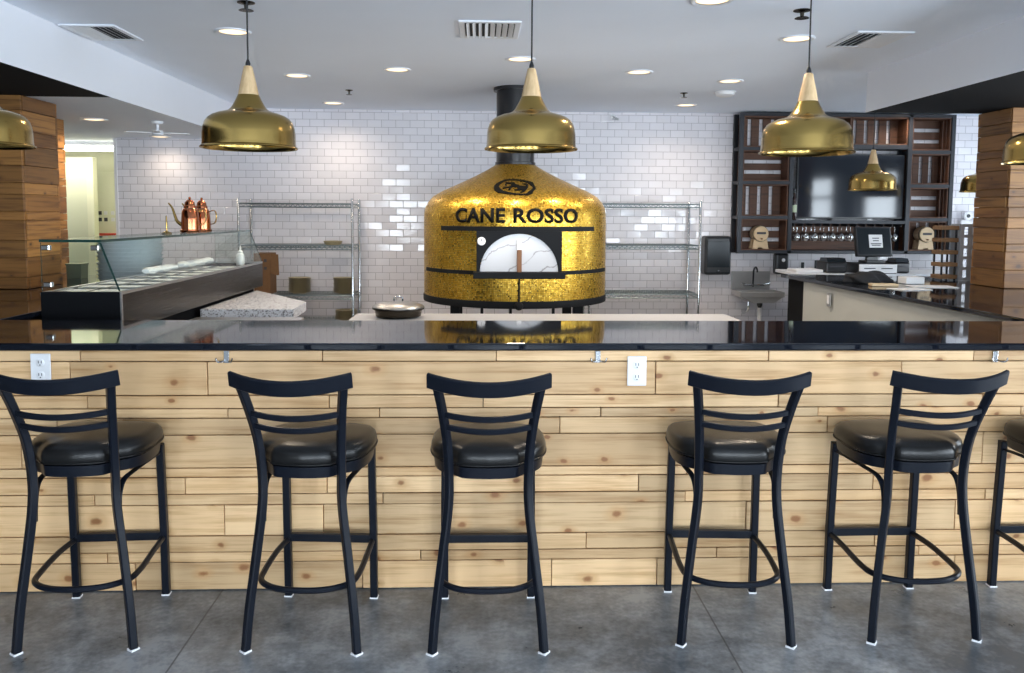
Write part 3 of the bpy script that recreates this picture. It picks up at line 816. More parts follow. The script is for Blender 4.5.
# round emblem with a running dog on the slope of the dome
def on_dome(u, s):
    """u across, s up the slope from the emblem's centre"""
    ax, az, bx, bz = .745, 1.772, .35, 1.965
    L = math.hypot(bx - ax, bz - az); k = (s + .155) / L
    r = ax + (bx - ax) * k; z = az + (bz - az) * k
    # the dome bulges a little beyond the straight chord
    pr = [(p[1], p[0]) for p in prof]
    for (za, ra), (zb_, rb) in zip(pr, pr[1:]):
        if za <= z <= zb_: r = max(r, ra + (rb - ra) * (z - za) / (zb_ - za))
    nr, nz = .475, .88
    r += nr * .004; z += nz * .004
    a = u / r
    return Vector((r * math.sin(a), -r * math.cos(a), z)), Vector((nr * math.sin(a), -nr * math.cos(a), nz))
def dome_patch(loops_quads):
    mb = MB()
    for poly in loops_quads:
        P = [on_dome(*p) for p in poly]
        n = len(P)
        vs = [p - nn * .006 for p, nn in P] + [p + nn * .003 for p, nn in P]
        mb.add(vs, [tuple(range(n - 1, -1, -1)), tuple(range(n, 2 * n))] + [(i, (i + 1) % n, n + (i + 1) % n, n + i) for i in range(n)])
    return mb
def E(x, y): return ((x - 500) * .000444 - .030, (255 - y) * .00088)
outer_ = [(95, 285), (120, 210), (190, 150), (300, 95), (380, 75), (560, 75), (700, 95), (860, 140), (880, 220), (910, 280), (840, 350), (830, 400), (740, 435), (560, 430), (440, 425), (300, 405), (180, 385), (115, 345)]
inner_ = [(195, 240), (215, 195), (300, 125), (400, 97), (560, 100), (680, 128), (770, 165), (830, 220), (845, 275), (790, 335), (735, 370), (710, 408), (600, 408), (470, 396), (350, 368), (280, 345), (230, 300)]
def ray_hit(poly, a):
    d = (math.cos(a), math.sin(a)); best = None
    for (x0, y0), (x1, y1) in zip(poly, poly[1:] + poly[:1]):
        ex, ey = x1 - x0, y1 - y0; det = d[0] * ey - d[1] * ex
        if abs(det) < 1e-9: continue
        qx, qy = x0 - 500, y0 - 255
        t = (qx * ey - qy * ex) / det; w_ = (qx * d[1] - qy * d[0]) / det
        if t > 0 and -1e-6 <= w_ <= 1 + 1e-6: best = t if best is None else max(best, t)
    return (500 + d[0] * best, 255 + d[1] * best)
n = 64; ro = [ray_hit(outer_, 2 * PI * k / n) for k in range(n)]; ri = [ray_hit(inner_, 2 * PI * k / n) for k in range(n)]
dome_patch([(E(*ro[k]), E(*ro[(k + 1) % n]), E(*ri[(k + 1) % n]), E(*ri[k])) for k in range(n)]).build('emblem_ring', M['lettering'], ov, smooth=0)
dog = [[(335, 140), (370, 150), (430, 155), (500, 148), (512, 180), (520, 208), (450, 218), (440, 190), (400, 180), (345, 182)],
       [(440, 180), (520, 190), (600, 228), (680, 235), (742, 240), (737, 290), (705, 322), (650, 332), (600, 322), (560, 292), (545, 265), (470, 250), (430, 225)],
       [(700, 242), (725, 215), (715, 198), (660, 188), (645, 178), (722, 172), (758, 195), (757, 240), (742, 275)],
       [(460, 220), (482, 245), (420, 268), (300, 288), (265, 292), (295, 264), (380, 252), (430, 235)],
       [(430, 240), (462, 250), (425, 290), (418, 332), (368, 322), (385, 300), (400, 275)],
       [(318, 192), (345, 176), (352, 205), (335, 242)],
       [(690, 310), (725, 300), (665, 362), (620, 384), (592, 372), (640, 348)],
       [(560, 285), (620, 320), (560, 332), (498, 338), (488, 318), (550, 312)]]
dome_patch([[E(*q) for q in poly] for poly in dog]).build('emblem_dog', M['lettering'], ov, smooth=0)

# ------------------------------------------------------------------ work table behind the bar, with the lidded pan
t = thing('work_table', 'pale steel work table behind the bar before the oven', 'work table', (0.43, 5.27, 0))
MB().box(-1.28, 1.28, -.36, .36, .895, .93, .006).build('table_top', M['table_grey'], t)
MB().box(-1.2, 1.2, -.3, .3, .25, .275).build('under_shelf', M['steel'], t)
for sx in (-1, 1):
    for sy in (-1, 1):
        MB().lathe([(0, 0), (.02, 0), (.02, .895), (0, .895)], (sx * 1.2, sy * .3, 0), 14).build('leg', M['steel'], t)
t = thing('lidded_pan', 'round stainless pan with domed lid on the work table beside the oven', 'pan', (-.545, 5.44, .93))
MB().lathe([(0, .0), (.135, .0), (.15, .01), (.155, .05), (.172, .055), (.172, .062), (.150, .064), (0, .064)], n=36).build('pan_body', M['dark_steel'], t)
l = MB().lathe([(.172, .064), (.172, .070), (.16, .080), (.12, .094), (.06, .102), (0, .104)], n=36).build('lid', M['lid_steel'], t)
MB().sweep(catmull([(-.028, 0, .100), (-.026, 0, .128), (0, 0, .134), (.026, 0, .128), (.028, 0, .100)], 5), circ(.006, 8), side=(0, 1, 0)).build('lid_handle', M['chrome'], l)

# ------------------------------------------------------------------ wire shelving
def wire_rack(x0, x1, zs, label):
    y0, y1, zt = 8.62, 9.10, 1.765
    t = thing('wire_shelving', label, 'shelving', ((x0 + x1) / 2, (y0 + y1) / 2, 0), group='chrome wire shelving units')
    w = (x1 - x0) / 2; d = (y1 - y0) / 2
    for sx in (-1, 1):
        for sy in (-1, 1):
            p = MB().lathe([(0, 0), (.0135, 0), (.0135, zt), (.011, zt + .006), (0, zt + .006)], (sx * w, sy * d, 0), 12).build('post', M['chrome'], t)
    for z in zs:
        mb = MB()
        for sy in (-1, 1):
            for dz in (0, -.036): mb.sweep([(-w, sy * d, z + dz), (w, sy * d, z + dz)], circ(.0056, 6))
            zig = []; k = 44
            for i in range(k + 1): zig.append((-w + 2 * w * i / k, sy * d, z - (.004 if i % 2 else .032)))
            mb.sweep(zig, circ(.0040, 5), side=(0, 1, 0))
        for sx in (-1, 1):
            for dz in (0, -.036): mb.sweep([(sx * w, -d, z + dz), (sx * w, d, z + dz)], circ(.0056, 6))
        k = 46
        for i in range(1, k):
            x = -w + 2 * w * i / k
            mb.sweep([(x, -d, z + .004), (x, d, z + .004)], circ(.0026, 5))
        for yy in (-.12, .0, .12): mb.sweep([(-w, yy, z - .002), (w, yy, z - .002)], circ(.0036, 6))
        mb.build('wire_shelf', M['wire'], t)
    return t
wire_rack(-2.51, -1.338, (1.715, 1.275, .755, .47), 'chrome wire shelving left of the oven, holding stacked plates')
wire_rack(1.15, 2.322, (1.735, 1.295, .775, .47), 'empty chrome wire shelving right of the oven')

pl0 = None
def plate_prof(): return [(0, .003), (.055, .003), (.06, 0), (.066, 0), (.070, .004), (.112, .0145), (.118, .018), (.117, .0195), (.108, .016), (.068, .008), (0, .007)]
def stack(x, y, z, n, label, group):
    global pl0
    for k in range(n):
        dx, dy = random.uniform(-.003, .003), random.uniform(-.003, .003)
        if pl0 is None:
            pl0 = MB().lathe(plate_prof(), n=36).build('dinner_plate', M['plate'], smooth=40); o = pl0
        else:
            o = pl0.copy(); COL.objects.link(o)
        o.location = (x + dx, y + dy, z + .0125 * k + .001)
        tag(o, label, 'plate', group)
stack(-1.928, 8.80, .7625, 13, 'olive plate in the left stack on the low wire shelf', 'plates stacked at left on the wire shelf')
stack(-1.455, 8.80, .7625, 13, 'olive plate in the right stack, beside the shelf post', 'plates stacked at right on the wire shelf')
stack(-1.435, 8.80, .4775, 8, 'olive plate in the low stack just above the bar edge', 'plates stacked on the lowest wire shelf')
t = thing('serving_dish', 'small brown dish alone on the middle left wire shelf', 'dish', (-1.568, 8.78, 1.2825))
MB().lathe([(0, 0), (.075, 0), (.088, .012), (.10, .040), (.096, .042), (.083, .016), (0, .010)], n=28).build('bowl', M['plate'], t)
MB().lathe([(.0, .035), (.06, .036), (.085, .028), (.06, .030), (0, .028)], n=20).build('contents', M['pale_wood'], t)
t = thing('cardboard_box', 'tall brown cardboard box on the low wire shelf behind salad case', 'box', (-2.29, 8.80, .7625))
bx = MB().box(-.085, .085, -.13, .13, 0, .43, .003).build('carton', M['card'], t)
MB().prism([(.088, .43), (.17, .42), (.176, .205), (.16, .20), (.086, .22)], -.128, -.122, 'y').build('flap', M['card'], t)
for dz in (.26, .34): MB().box(.02, .05, -.1325, -.1295, dz, dz + .03).build('hand_hole', M['ink'], t)

# ------------------------------------------------------------------ salad case at the left
PX0, PX1, PY0, PY1 = -2.398, -1.975, 4.55, 7.50
t = thing('prep_case', 'refrigerated prep case with slanted glass guard on the left counter side', 'prep case', ((PX0 + PX1) / 2, PY0, 0))
cx = (PX0 + PX1) / 2; hw = (PX1 - PX0) / 2; ln = PY1 - PY0
MB().box(-hw + .06, hw - .07, .05, ln - .05, 0, .955).build('base_cabinet', M['black_paint'], t)
MB().box(-hw, hw, .012, ln, .955, 1.160, .004).build('cooling_rail', M['dark_steel'], t)
MB().box(-hw - .003, hw + .004, 0, .012, .60, 1.175, .003).build('end_panel', M['black_paint'], t)
MB().box(-hw + .022, hw - .022, .014, ln - .022, 1.1601, 1.1608).build('rail_bed', M['black_paint'], t)
rim = MB().box(-hw, -hw + .022, .012, ln, 1.160, 1.176).box(hw - .022, hw, .012, ln, 1.160, 1.176).box(-hw + .022, hw - .022, ln - .02, ln, 1.160, 1.176)
rim.box(hw, hw + .010, .0, .012, .70, 1.176)
rim.build('rail_rim', M['steel'], t)
# glass guard: end panes, slanted front pane, flat top shelf
zt = 1.447; th = .008; tx = hw - .105
def pane(name, mb):
    o = mb.build(name, [M['glass'], M['glass_edge']], t, smooth=0)
    big = max(p.area for p in o.data.polygons)
    for p in o.data.polygons:
        p.material_index = 0 if p.area > big * .3 else 1
    return o
for yy in (.004, ln - .012):
    pane('end_pane', MB().prism([(-hw + .004, 1.178), (hw - .006, 1.178), (tx, zt - .002), (-hw + .004, zt - .002)], yy, yy + th, 'y'))
gt = MB()
pane('front_pane', gt.prism([(hw - .008, 1.178), (hw, 1.178), (tx + .008, zt - .003), (tx, zt - .003)], .014, ln - .014, 'y'))
pane('top_pane', MB().box(-hw, tx + .012, 0, ln, zt, zt + .015))
for px_, pz in ((-hw + .035, zt - .03), (-hw + .04, 1.215), (tx - .02, zt - .03)):
    MB().box(px_ - .022, px_ + .022, -.008, .020, pz - .014, pz + .014, .004).build('glass_clamp', M['chrome'], t)
# food pans set along the rail
fp0 = None; n = 9
for i in range(n):
    for j in range(2):
        x = cx + (-.094 if j == 0 else .094); y = PY0 + .03 + (ln - .62) * (i + .5) / n
        if fp0 is None:
            fp0 = thing('food_pan', '', 'food pan', (x, y, 1.1612), group='food pans in the prep case')
            m = MB(); w_, d_ = .082, .078
            m.box(-w_, -w_ + .012, -d_, d_, 0, .010).box(w_ - .012, w_, -d_, d_, 0, .010).box(-w_ + .012, w_ - .012, -d_, -d_ + .012, 0, .010).box(-w_ + .012, w_ - .012, d_ - .012, d_, 0, .010)
            m.build('pan_rim', M['steel'], fp0)
            m = MB().box(-w_ + .012, w_ - .012, -d_ + .012, d_ - .012, 0, .009, .003); m.build('pan_filling', M['food_white'], fp0)
            o = fp0
        else: o = dup(fp0, (x, y, 1.1612))
        nth = ('nearest the bar', 'second from the bar', 'third from the bar', 'fourth from the bar', 'fifth from the bar',
               'fourth from the far end', 'third from the far end', 'second from the far end', 'at the far end')[i]
        o['label'] = 'pale filled food pan in the %s row of prep case, %s' % ('left' if j == 0 else 'right', nth)
def roll(x, y, z, l, r, label, rz):
    mb = MB(); vs = []; prof_ = circ(r, 14, r * .55)
    path = [(l * (k / 12 - .5), .006 * math.sin(k * 1.7), r * .55 + .002 * math.sin(k * 2.3)) for k in range(13)]
    mb.sweep(path, prof_, side=(0, 1, 0), scale=[.55 if k in (0, 12) else .9 + .12 * math.sin(k * 1.9 + l * 9) for k in range(13)])
    o = mb.build('rolled_towel', M['cloth_white'], loc=(x, y, z)); o.rotation_euler.z = rz
    tag(o, label, 'towel', 'rolled towels on the prep case')
roll(-2.30, 6.72, 1.183, .72, .050, 'long white rolled towel at the far end of the prep case', R(91))
roll(-2.30, 5.98, 1.183, .50, .046, 'shorter white rolled towel lying nearer the bar on the prep case', R(88.5))
t = thing('squeeze_bottle', 'white squeeze bottle standing at the far end of prep case', 'bottle', (-2.08, 7.18, 1.162))
MB().lathe([(0, 0), (.032, 0), (.034, .01), (.034, .085), (.026, .10), (.02, .105), (0, .105)], n=20).build('bottle_body', M['white_plastic'], t)
MB().lathe([(.022, .106), (.022, .12), (.008, .13), (.004, .17), (0, .17)], n=14).build('nozzle', M['white_plastic'], t)

# copper cans and brass stand on the glass top
def copper_can(x, y, rz, label):
    t = thing('copper_oil_can', label, 'oil can', (x, y, zt + .016), rz, group='copper cans on the glass top')
    MB().lathe([(0, 0), (.070, 0), (.074, .006), (.074, .018), (.066, .024), (.064, .10), (.060, .155), (.050, .178), (.042, .184), (0, .184)], n=32).build('can_body', M['copper'], t)
    l = MB().lathe([(.045, .185), (.044, .200), (.038, .206), (.036, .226), (.020, .246), (0, .250)], n=24).build('can_lid', M['copper'], t)
    MB().lathe([(0, .248), (.007, .25), (.011, .258), (.007, .268), (0, .270)], n=12).build('lid_knob', M['copper'], l)
    sp = catmull([(-.060, 0, .055), (-.095, 0, .085), (-.112, 0, .135), (-.128, 0, .185), (-.155, 0, .222)], 5)
    MB().sweep(sp, circ(.011, 10), side=(0, 1, 0), scale=[1.25 - .75 * k / (len(sp) - 1) for k in range(len(sp))]).build('spout', M['brass'], t)
    h = catmull([(.058, 0, .158), (.098, 0, .168), (.115, 0, .14), (.112, 0, .09), (.095, 0, .065), (.062, 0, .06)], 5)
    MB().sweep(h, rrect(.018, .007, .002), side=(0, 1, 0)).build('can_handle', M['brass'], t)
copper_can(-2.205, 6.33, R(5), 'copper oil can with long spout, left of the pair')
copper_can(-2.20, 6.58, R(-4), 'copper oil can standing behind and right of its twin')
t = thing('brass_stand', 'thin pale brass stand on the glass top left of copper cans', 'stand', (-2.24, 5.95, zt + .016))
MB().lathe([(0, 0), (.034, 0), (.036, .006), (.014, .014), (.006, .022), (0, .022)], n=20).build('stand_base', M['brass'], t)
MB().lathe([(.0055, .02), (.005, .12), (.003, .128), (0, .128)], n=10).build('stem', M['brass'], t)

# grey pans stacked on the left counter, seen through the glass
pp0 = None
for k in range(12):
    if pp0 is None:
        pp0 = MB().lathe([(0, 0), (.225, 0), (.238, .024), (.245, .026), (.245, .029), (.235, .029), (.222, .004), (0, .004)], n=48).build('pizza_pan', M['pan_grey'], smooth=40); o = pp0
    else: o = pp0.copy(); COL.objects.link(o)
    o.location = (-2.78 + random.uniform(-.004, .004), 6.62 + random.uniform(-.004, .004), 1.071 + .0295 * k)
    tag(o, 'grey metal pizza pan in the stack behind the glass guard', 'pizza pan', 'stacked grey pizza pans')
t = thing('storage_bin', 'dark green bin on the counter beside the left pillar', 'bin', (-3.31, 6.85, 1.071))
MB().prism([(-.056, 0), (.056, 0), (.060, .115), (-.060, .115)], -.06, .06, 'y').build('bin_body', M['grey_bin'], t, smooth=0)
MB().box(-.066, .066, -.066, .066, .108, .122, .004).build('bin_rim', M['grey_bin'], t)

# speckled stone counter beside the prep case
t = thing('stone_counter', 'speckled white stone counter with cut corner beside the prep case', 'counter', (-2.0, 6.0, 0))
MB().prism([(.0, -.10), (.66, -.10), (.64, .42), (.0, 1.38)], .855, .925).build('stone_top', M['granite'], t, smooth=0)
MB().prism([(.03, -.07), (.60, -.07), (.58, .38), (.03, 1.28)], 0, .854).build('counter_body', M['steel'], t, smooth=0)
t = thing('low_steel_table', 'low steel table in front of the speckled stone counter', 'work table', (-1.60, 5.40, 0))
MB().box(-.36, .38, -.28, .30, .86, .895, .008).build('table_top', M['steel'], t)
for sx in (-.32, .34):
    for sy in (-.24, .26): MB().lathe([(0, 0), (.018, 0), (.018, .86), (0, .86)], (sx, sy, 0), 12).build('leg', M['steel'], t)

# hall notices, red strip and switch
def notice(x, z, w, h, mat, name, label, cat, group=None):
    o = MB().box(-w / 2, w / 2, -.005, 0, -h / 2, h / 2, .001).build(name, mat, loc=(x, 10.359, z)); return tag(o, label, cat, group)
k = 0
NL = ['upper left of the group', 'upper middle of the group', 'upper right of the group', 'lower left of the group', 'lower middle of the group', 'lower right of the group']
for z in (1.604, 1.523):
    for xn in (-4.705, -4.635, -4.55):
        o = notice(xn, z, .042, .045, M['ink'] if k in (0, 3, 4) else M['paper'], 'paper_notice', 'tiny notice on the cream hall door, ' + NL[k], 'notice', 'notices in the hall'); k += 1
o = notice(-4.758, 1.50, .022, .075, M['blue'], 'switch_plate', 'dark blue plate beside the notices in the hall', 'wall plate')
rs = thing('red_shelf', 'bright red strip shelf low on the cream hall wall', 'shelf', (-4.645, 10.359, 1.335))
MB().box(-.12, .16, -.06, 0, -.016, .020, .004).build('shelf_board', M['red'], rs)
MB().box(-.12, .16, -.05, 0, -.06, -.018, .004).build('shelf_lip', M['white_plastic'], rs)

# ------------------------------------------------------------------ crate shelving and television on the back wall
UY0, UY1 = 8.90, 9.148
UX0, UX1, UZ0, UZ1 = 2.81, 5.205, 1.205, 2.735
C1, C2 = 3.37, 4.725                       # centres of the inner uprights
u = thing('shelving_frame', 'black steel wall frame holding wooden crates round the television', 'shelving', ((UX0 + UX1) / 2, UY1, UZ0))
def ub(x0, x1, z0, z1, y0=UY0, y1=UY1): return MB().box(x0 - (UX0 + UX1) / 2, x1 - (UX0 + UX1) / 2, y0 - UY1, y1 - UY1, z0 - UZ0, z1 - UZ0, .003)
b = .045
for x0, x1 in ((UX0, UX0 + b), (C1 - .0, C1 + b), (C2 - b, C2), (UX1 - b, UX1)):
    for y0, y1 in ((UY0, UY0 + .04), (UY1 - .04, UY1)): ub(x0, x1, UZ0, UZ1, y0, y1).build('upright', M['frame_steel'], u)
ub(UX0 + b, UX1 - b, UZ1 - .035, UZ1).build('top_rail', M['frame_steel'], u)
ub(UX0 + b, UX1 - b, UZ0, UZ0 + .035).build('bottom_rail', M['frame_steel'], u)
rowsL = (2.348, 1.979, 1.600); rowsR = (2.325, 1.955, 1.585)
for z in rowsL: ub(UX0 + .004, C1, z - .018, z + .018, UY0 + .002, UY1 - .002).build('shelf_board', M['frame_steel'], u)
for z in rowsR: ub(C2, UX1 - .004, z - .018, z + .018, UY0 + .002, UY1 - .002).build('shelf_board', M['frame_steel'], u)
ub(C1 + b, C2 - b, 2.352, 2.40, UY0 + .002, UY1 - .002).build('shelf_board', M['frame_steel'], u)
ub(C1 + b, C2 - b, 1.535, 1.572, UY0 + .002, UY1 - .002).build('shelf_board', M['frame_steel'], u)
# crates: open to the front, back of three boards with gaps that let the tiles show
def crate(x0, x1, z0, z1, vertical, gaps, label, side_gaps=False):
    t = thing('wooden_crate', label, 'crate', ((x0 + x1) / 2, UY0 + .012, z0), group='wooden crates in the wall frame')
    w = (x1 - x0) / 2; h = z1 - z0; d = .215; k = .013
    MB().box(-w, w, 0, d, 0, k, .002).build('bottom_board', M['crate_wood'], t)
    MB().box(-w, w, 0, d, h - k, h, .002).build('top_board', M['crate_wood'], t)
    MB().box(-w, -w + k, 0, d, k, h - k, .002).build('side_board', M['crate_wood'], t)
    if side_gaps:
        for a, c in ((0, .06), (.075, .13), (.145, d)): MB().box(w - k, w, a, c, k, h - k, .002).build('side_board', M['crate_wood'], t)
    else: MB().box(w - k, w, 0, d, k, h - k, .002).build('side_board', M['crate_wood'], t)
    lo, hi = (-w + k, w - k) if vertical else (k, h - k)
    g = .040; n = gaps + 1; bw = (hi - lo - gaps * g) / n
    for i in range(n):
        a = lo + i * (bw + g)
        if vertical: m = MB().box(a, a + bw, d - .012, d, k, h - k, .002)
        else: m = MB().box(-w + k, w - k, d - .012, d, a, a + bw, .002)
        m.build('back_board', M['crate_wood'], t)
    return t
def fit(col, top, bot):
    x0, x1 = {'L': (UX0 + b, C1), 'R': (C2, UX1 - b)}[col]
    return x0 + .004, x1 - .004, bot + .0185, top - .0185
crate(*fit('L', UZ1 - .017, rowsL[0]), True, 3, 'brown crate at the top left corner of the wall frame')
crate(*fit('L', rowsL[0], rowsL[1]), False, 2, 'brown crate second from top in the left column')
crate(*fit('L', rowsL[1], rowsL[2]), True, 3, 'brown crate third from top in the left column')
crate(*fit('L', rowsL[2], UZ0 + .017), False, 2, 'brown crate at the bottom left holding a small barrel')
crate(*fit('R', UZ1 - .017, rowsR[0]), False, 2, 'brown crate at the top right corner of the wall frame', True)
crate(*fit('R', rowsR[0], rowsR[1]), True, 3, 'brown crate right of the television, second from top', True)
crate(*fit('R', rowsR[1], rowsR[2]), False, 2, 'brown crate right of the television, third from top', True)
crate(*fit('R', rowsR[2], UZ0 + .017), True, 3, 'brown crate at the bottom right holding a small barrel', True)
mx_ = (C1 + C2) / 2
crate(C1 + b + .004, mx_ - .004, 2.4005, UZ1 - .0355, True, 4, 'brown crate above the television, left of the two')
crate(mx_ + .004, C2 - b - .004, 2.4005, UZ1 - .0355, True, 4, 'brown crate above the television, right of the two')

t = thing('television', 'large black television inside the crate frame', 'television', ((3.475 + 4.675) / 2, UY0 + .05, 1.5725))
w = (4.675 - 3.475) / 2
MB().box(-w, w, 0, .05, .018, .725, .006).build('casing', M['black_plastic'], t)
MB().box(-w + .012, w - .012, -.003, .001, .036, .713, .001).build('screen', M['screen'], t)
MB().box(-.20, .20, .0, .06, 0, .018).build('stand_foot', M['black_plastic'], t)
t = thing('wine_bottle', 'dark wine bottle with green label standing left of the television', 'bottle', (3.446, UY0 + .035, 1.5728))
MB().lathe([(0, 0), (.025, 0), (.0275, .006), (.0275, .20), (.022, .235), (.011, .262), (.010, .325), (.0115, .327), (.0115, .34), (0, .34)], n=22).build('bottle_body', M['wine'], t)
MB().lathe([(.0282, .085), (.0282, .165)], n=22).build('bottle_label', M['label_green'], t)
MB().lathe([(.0122, .295), (.0128, .342), (0, .343)], n=14).build('capsule', M['black_plastic'], t)

def barrel(x, z, label):
    t = thing('small_barrel', label, 'barrel', (x, UY0 + .035, z), group='small display barrels')
    cr = .092; cz = .165
    prf = [(0, 0), (.078, 0), (.082, .004), (.088, .04), (cr, .08), (.088, .12), (.082, .158), (.078, .162), (0, .162)]
    MB().lathe(prf, (0, 0, cz), 32, 'y').build('cask', M['pale_wood'], t)
    for hh, rr_ in ((.018, .0865), (.135, .0870)):
        MB().lathe([(rr_, hh), (rr_ + .002, hh), (rr_ + .002, hh + .012), (rr_, hh + .012)], (0, 0, cz), 32, 'y').build('hoop', M['frame_steel'], t)
    MB().box(-.05, .05, -.004, .0005, cz - .004, cz + .020).build('stamped_mark', M['ink'], t)
    MB().lathe([(0, -.03), (.008, -.03), (.008, 0)], (0, 0, cz - .055), 10, 'y').build('tap', M['brown_grip'], t)
    for yy in (.02, .125):
        MB().prism([(-.09, 0), (-.03, 0), (-.02, .015), (.02, .015), (.03, 0), (.09, 0), (.072, .105), (.05, .092), (.0, .074), (-.05, .092), (-.072, .105)], yy, yy + .02, 'y').build('cradle', M['pale_wood'], t)
barrel(3.09, UZ0 + .0495, 'small pale barrel in the bottom left crate above sink')
barrel(4.955, UZ0 + .0495, 'small pale barrel in the bottom right crate beside the racks')

# stemware hanging upside down under the television
gr = thing('glass_rack', 'steel rail rack under the television with hanging wine glasses', 'glass rack', (mx_, UY0 + .12, 1.535))
rk = MB()
for i in range(13):
    x = -.6 + i * .1
    rk.box(x - .005, x + .005, -.10, .075, -.030, -.022).box(x - .002, x + .002, -.10, .075, -.022, -.001)
rk.build('hanging_rail', M['frame_steel'], gr)
wg0 = None
for j, yy in enumerate((-.055, .045)):
    for i in range(12):
        x = mx_ - .55 + i * .1; y = UY0 + .12 + yy; z = 1.5125
        if wg0 is None:
            wg0 = MB().lathe([(0, 0), (.036, 0), (.037, .002), (.010, -.006), (.004, -.014), (.0035, -.062), (.012, -.074), (.034, -.098), (.040, -.122), (.037, -.150), (.031, -.172)], n=20).build('wine_glass', M['stem_glass'])
            o = wg0
        else: o = wg0.copy(); COL.objects.link(o)
        o.location = (x, y, z)
        if j == 0 and i in (0, 11): l = 'wine glass hanging upside down, %s end of the front row' % ('left' if i == 0 else 'right')
        else: l = 'wine glass hanging upside down in the %s row under the television' % ('front' if j == 0 else 'rear')
        tag(o, l, 'wine glass', 'wine glasses hanging under the television' if j == 0 else 'rear wine glasses under the television')
bb = MB().box(C1 + b + .004, C2 - b - .004, UY0 + .205, UY0 + .222, UZ0 + .037, 1.533, .002).build('backing_board', M['crate_wood'])
tag(bb, 'brown wooden board behind the hanging wine glasses', 'board')

# ------------------------------------------------------------------ sink, dispensers, sockets on the tiled wall
t = thing('hand_sink', 'small steel wall sink with black tap below the crates', 'sink', (3.07, YB, .70))
MB().box(-.24, .20, -.022, 0, .085, .295, .004).build('splash_back', M['sink_steel'], t)
sk = MB()
sk.box(-.24, .25, -.36, -.34, .03, .088, .004).box(-.24, .25, -.045, -.0225, .03, .084, .003).box(-.24, -.22, -.34, -.045, .03, .088, .003).box(.23, .25, -.34, -.045, .03, .088, .003)
sk.prism([(-.23, .035), (.24, .035), (.14, -.035), (-.10, -.035)], -.345, -.045, 'y')
sk.build('basin', M['sink_steel'], t)
tp = MB().sweep(catmull([(.0, -.045, .12), (0, -.05, .24), (0, -.06, .31), (0, -.12, .345), (0, -.17, .32), (0, -.175, .29)], 6), circ(.010, 10)).build('tap_spout', M['black_plastic'], t)
MB().box(-.11, .14, -.055, -.0225, .125, .150, .008).build('tap_body', M['chrome'], t)
for s in (-.10, .13):
    MB().sweep([(s, -.05, .14), (s, -.075, .155), (s + (-.05 if s < 0 else .05), -.095, .165)], circ(.008, 8)).build('tap_lever', M['chrome'], t)
MB().lathe([(0, -.036), (.03, -.036), (.03, -.07), (.018, -.10), (0, -.10)], (.03, -.2, 0), 16).build('drain', M['black_plastic'], t)
MB().lathe([(0, -.10), (.022, -.10), (.022, -.40), (0, -.40)], (.03, -.2, 0), 16).build('waste_pipe', M['white_plastic'], t)
MB().sweep(catmull([(-.08, -.15, -.036), (-.09, -.15, -.13), (-.10, -.08, -.17), (-.10, -.01, -.18)], 5), circ(.012, 8)).build('supply_pipe', M['chrome'], t)
t = thing('towel_dispenser', 'large black paper towel dispenser between wire shelving and sink', 'dispenser', (2.622, YB, .962))
MB().box(-.148, .148, -.20, 0, 0, .43, .03).build('case', M['black_plastic'], t)
MB().box(-.125, .125, -.208, -.199, .085, .375, .004).build('window_cover', M['smoke_plastic'], t)
MB().lathe([(0, -.208), (.012, -.208), (.014, -.199)], (0, 0, .048), 14, 'y').build('lock', M['chrome'], t)
MB().box(-.13, .13, -.206, -.199, .018, .030, .002).build('paper_slot', M['smoke_plastic'], t)
t = thing('soap_dispenser', 'small black soap dispenser on the wall right of the sink', 'dispenser', (3.375, YB, .935))
MB().box(-.075, .075, -.11, 0, .03, .265, .025).build('case', M['black_plastic'], t)
MB().box(-.045, .045, -.135, -.10, .045, .10, .012).build('push_lever', M['smoke_plastic'], t)
MB().lathe([(0, -.113), (.02, -.113), (.02, -.109)], (.01, 0, .19), 16, 'y').build('badge', M['white_plastic'], t)
MB().box(-.03, .03, -.10, -.03, .0, .03, .008).build('nozzle', M['white_plastic'], t)
for x, l in ((3.645, 'black and white socket on the tiles beside the soap dispenser'), (3.82, 'black socket on the tiles left of the dark printers')):
    t = thing('wall_outlet', l, 'outlet', (x, YB, 1.06))
    MB().box(-.036, .036, -.007, 0, -.058, .058, .003).build('cover_plate', M['white_plastic'] if x < 3.7 else M['black_plastic'], t)
    MB().box(-.018, .018, -.012, -.006, -.036, .036, .003).build('rocker', M['black_plastic'] if x < 3.7 else M['smoke_plastic'], t)
t = thing('emergency_light', 'twin headed white emergency light on tiles beside the right pillar', 'emergency light', (5.52, YB, 1.54))
MB().box(-.10, .10, -.06, 0, -.06, .05, .012).build('battery_case', M['white_plastic'], t)
for s in (-1, 1):
    hd = MB().lathe([(0, -.05), (.025, -.055), (.046, -.085), (.048, -.105), (.044, -.107), (0, -.107)], (s * .042, 0, .09), 20, 'y').build('lamp_head', M['white_plastic'], t)
    MB().lathe([(0, -.112), (.020, -.112), (.022, -.107)], (s * .042, 0, .09), 14, 'y').build('lens', M['smoke_plastic'], hd)
t = thing('wall_bracket', 'short grey pipe bracket high on the tiles right of the flue', 'bracket', (1.46, YB, 2.70))
MB().lathe([(0, -.012), (.03, -.012), (.03, 0)], (0, 0, 0), 14, 'y').build('flange', M['steel'], t)
MB().sweep([(0, -.01, 0), (.0, -.06, -.01), (.035, -.12, -.04)], circ(.014, 8)).build('pipe', M['steel'], t)

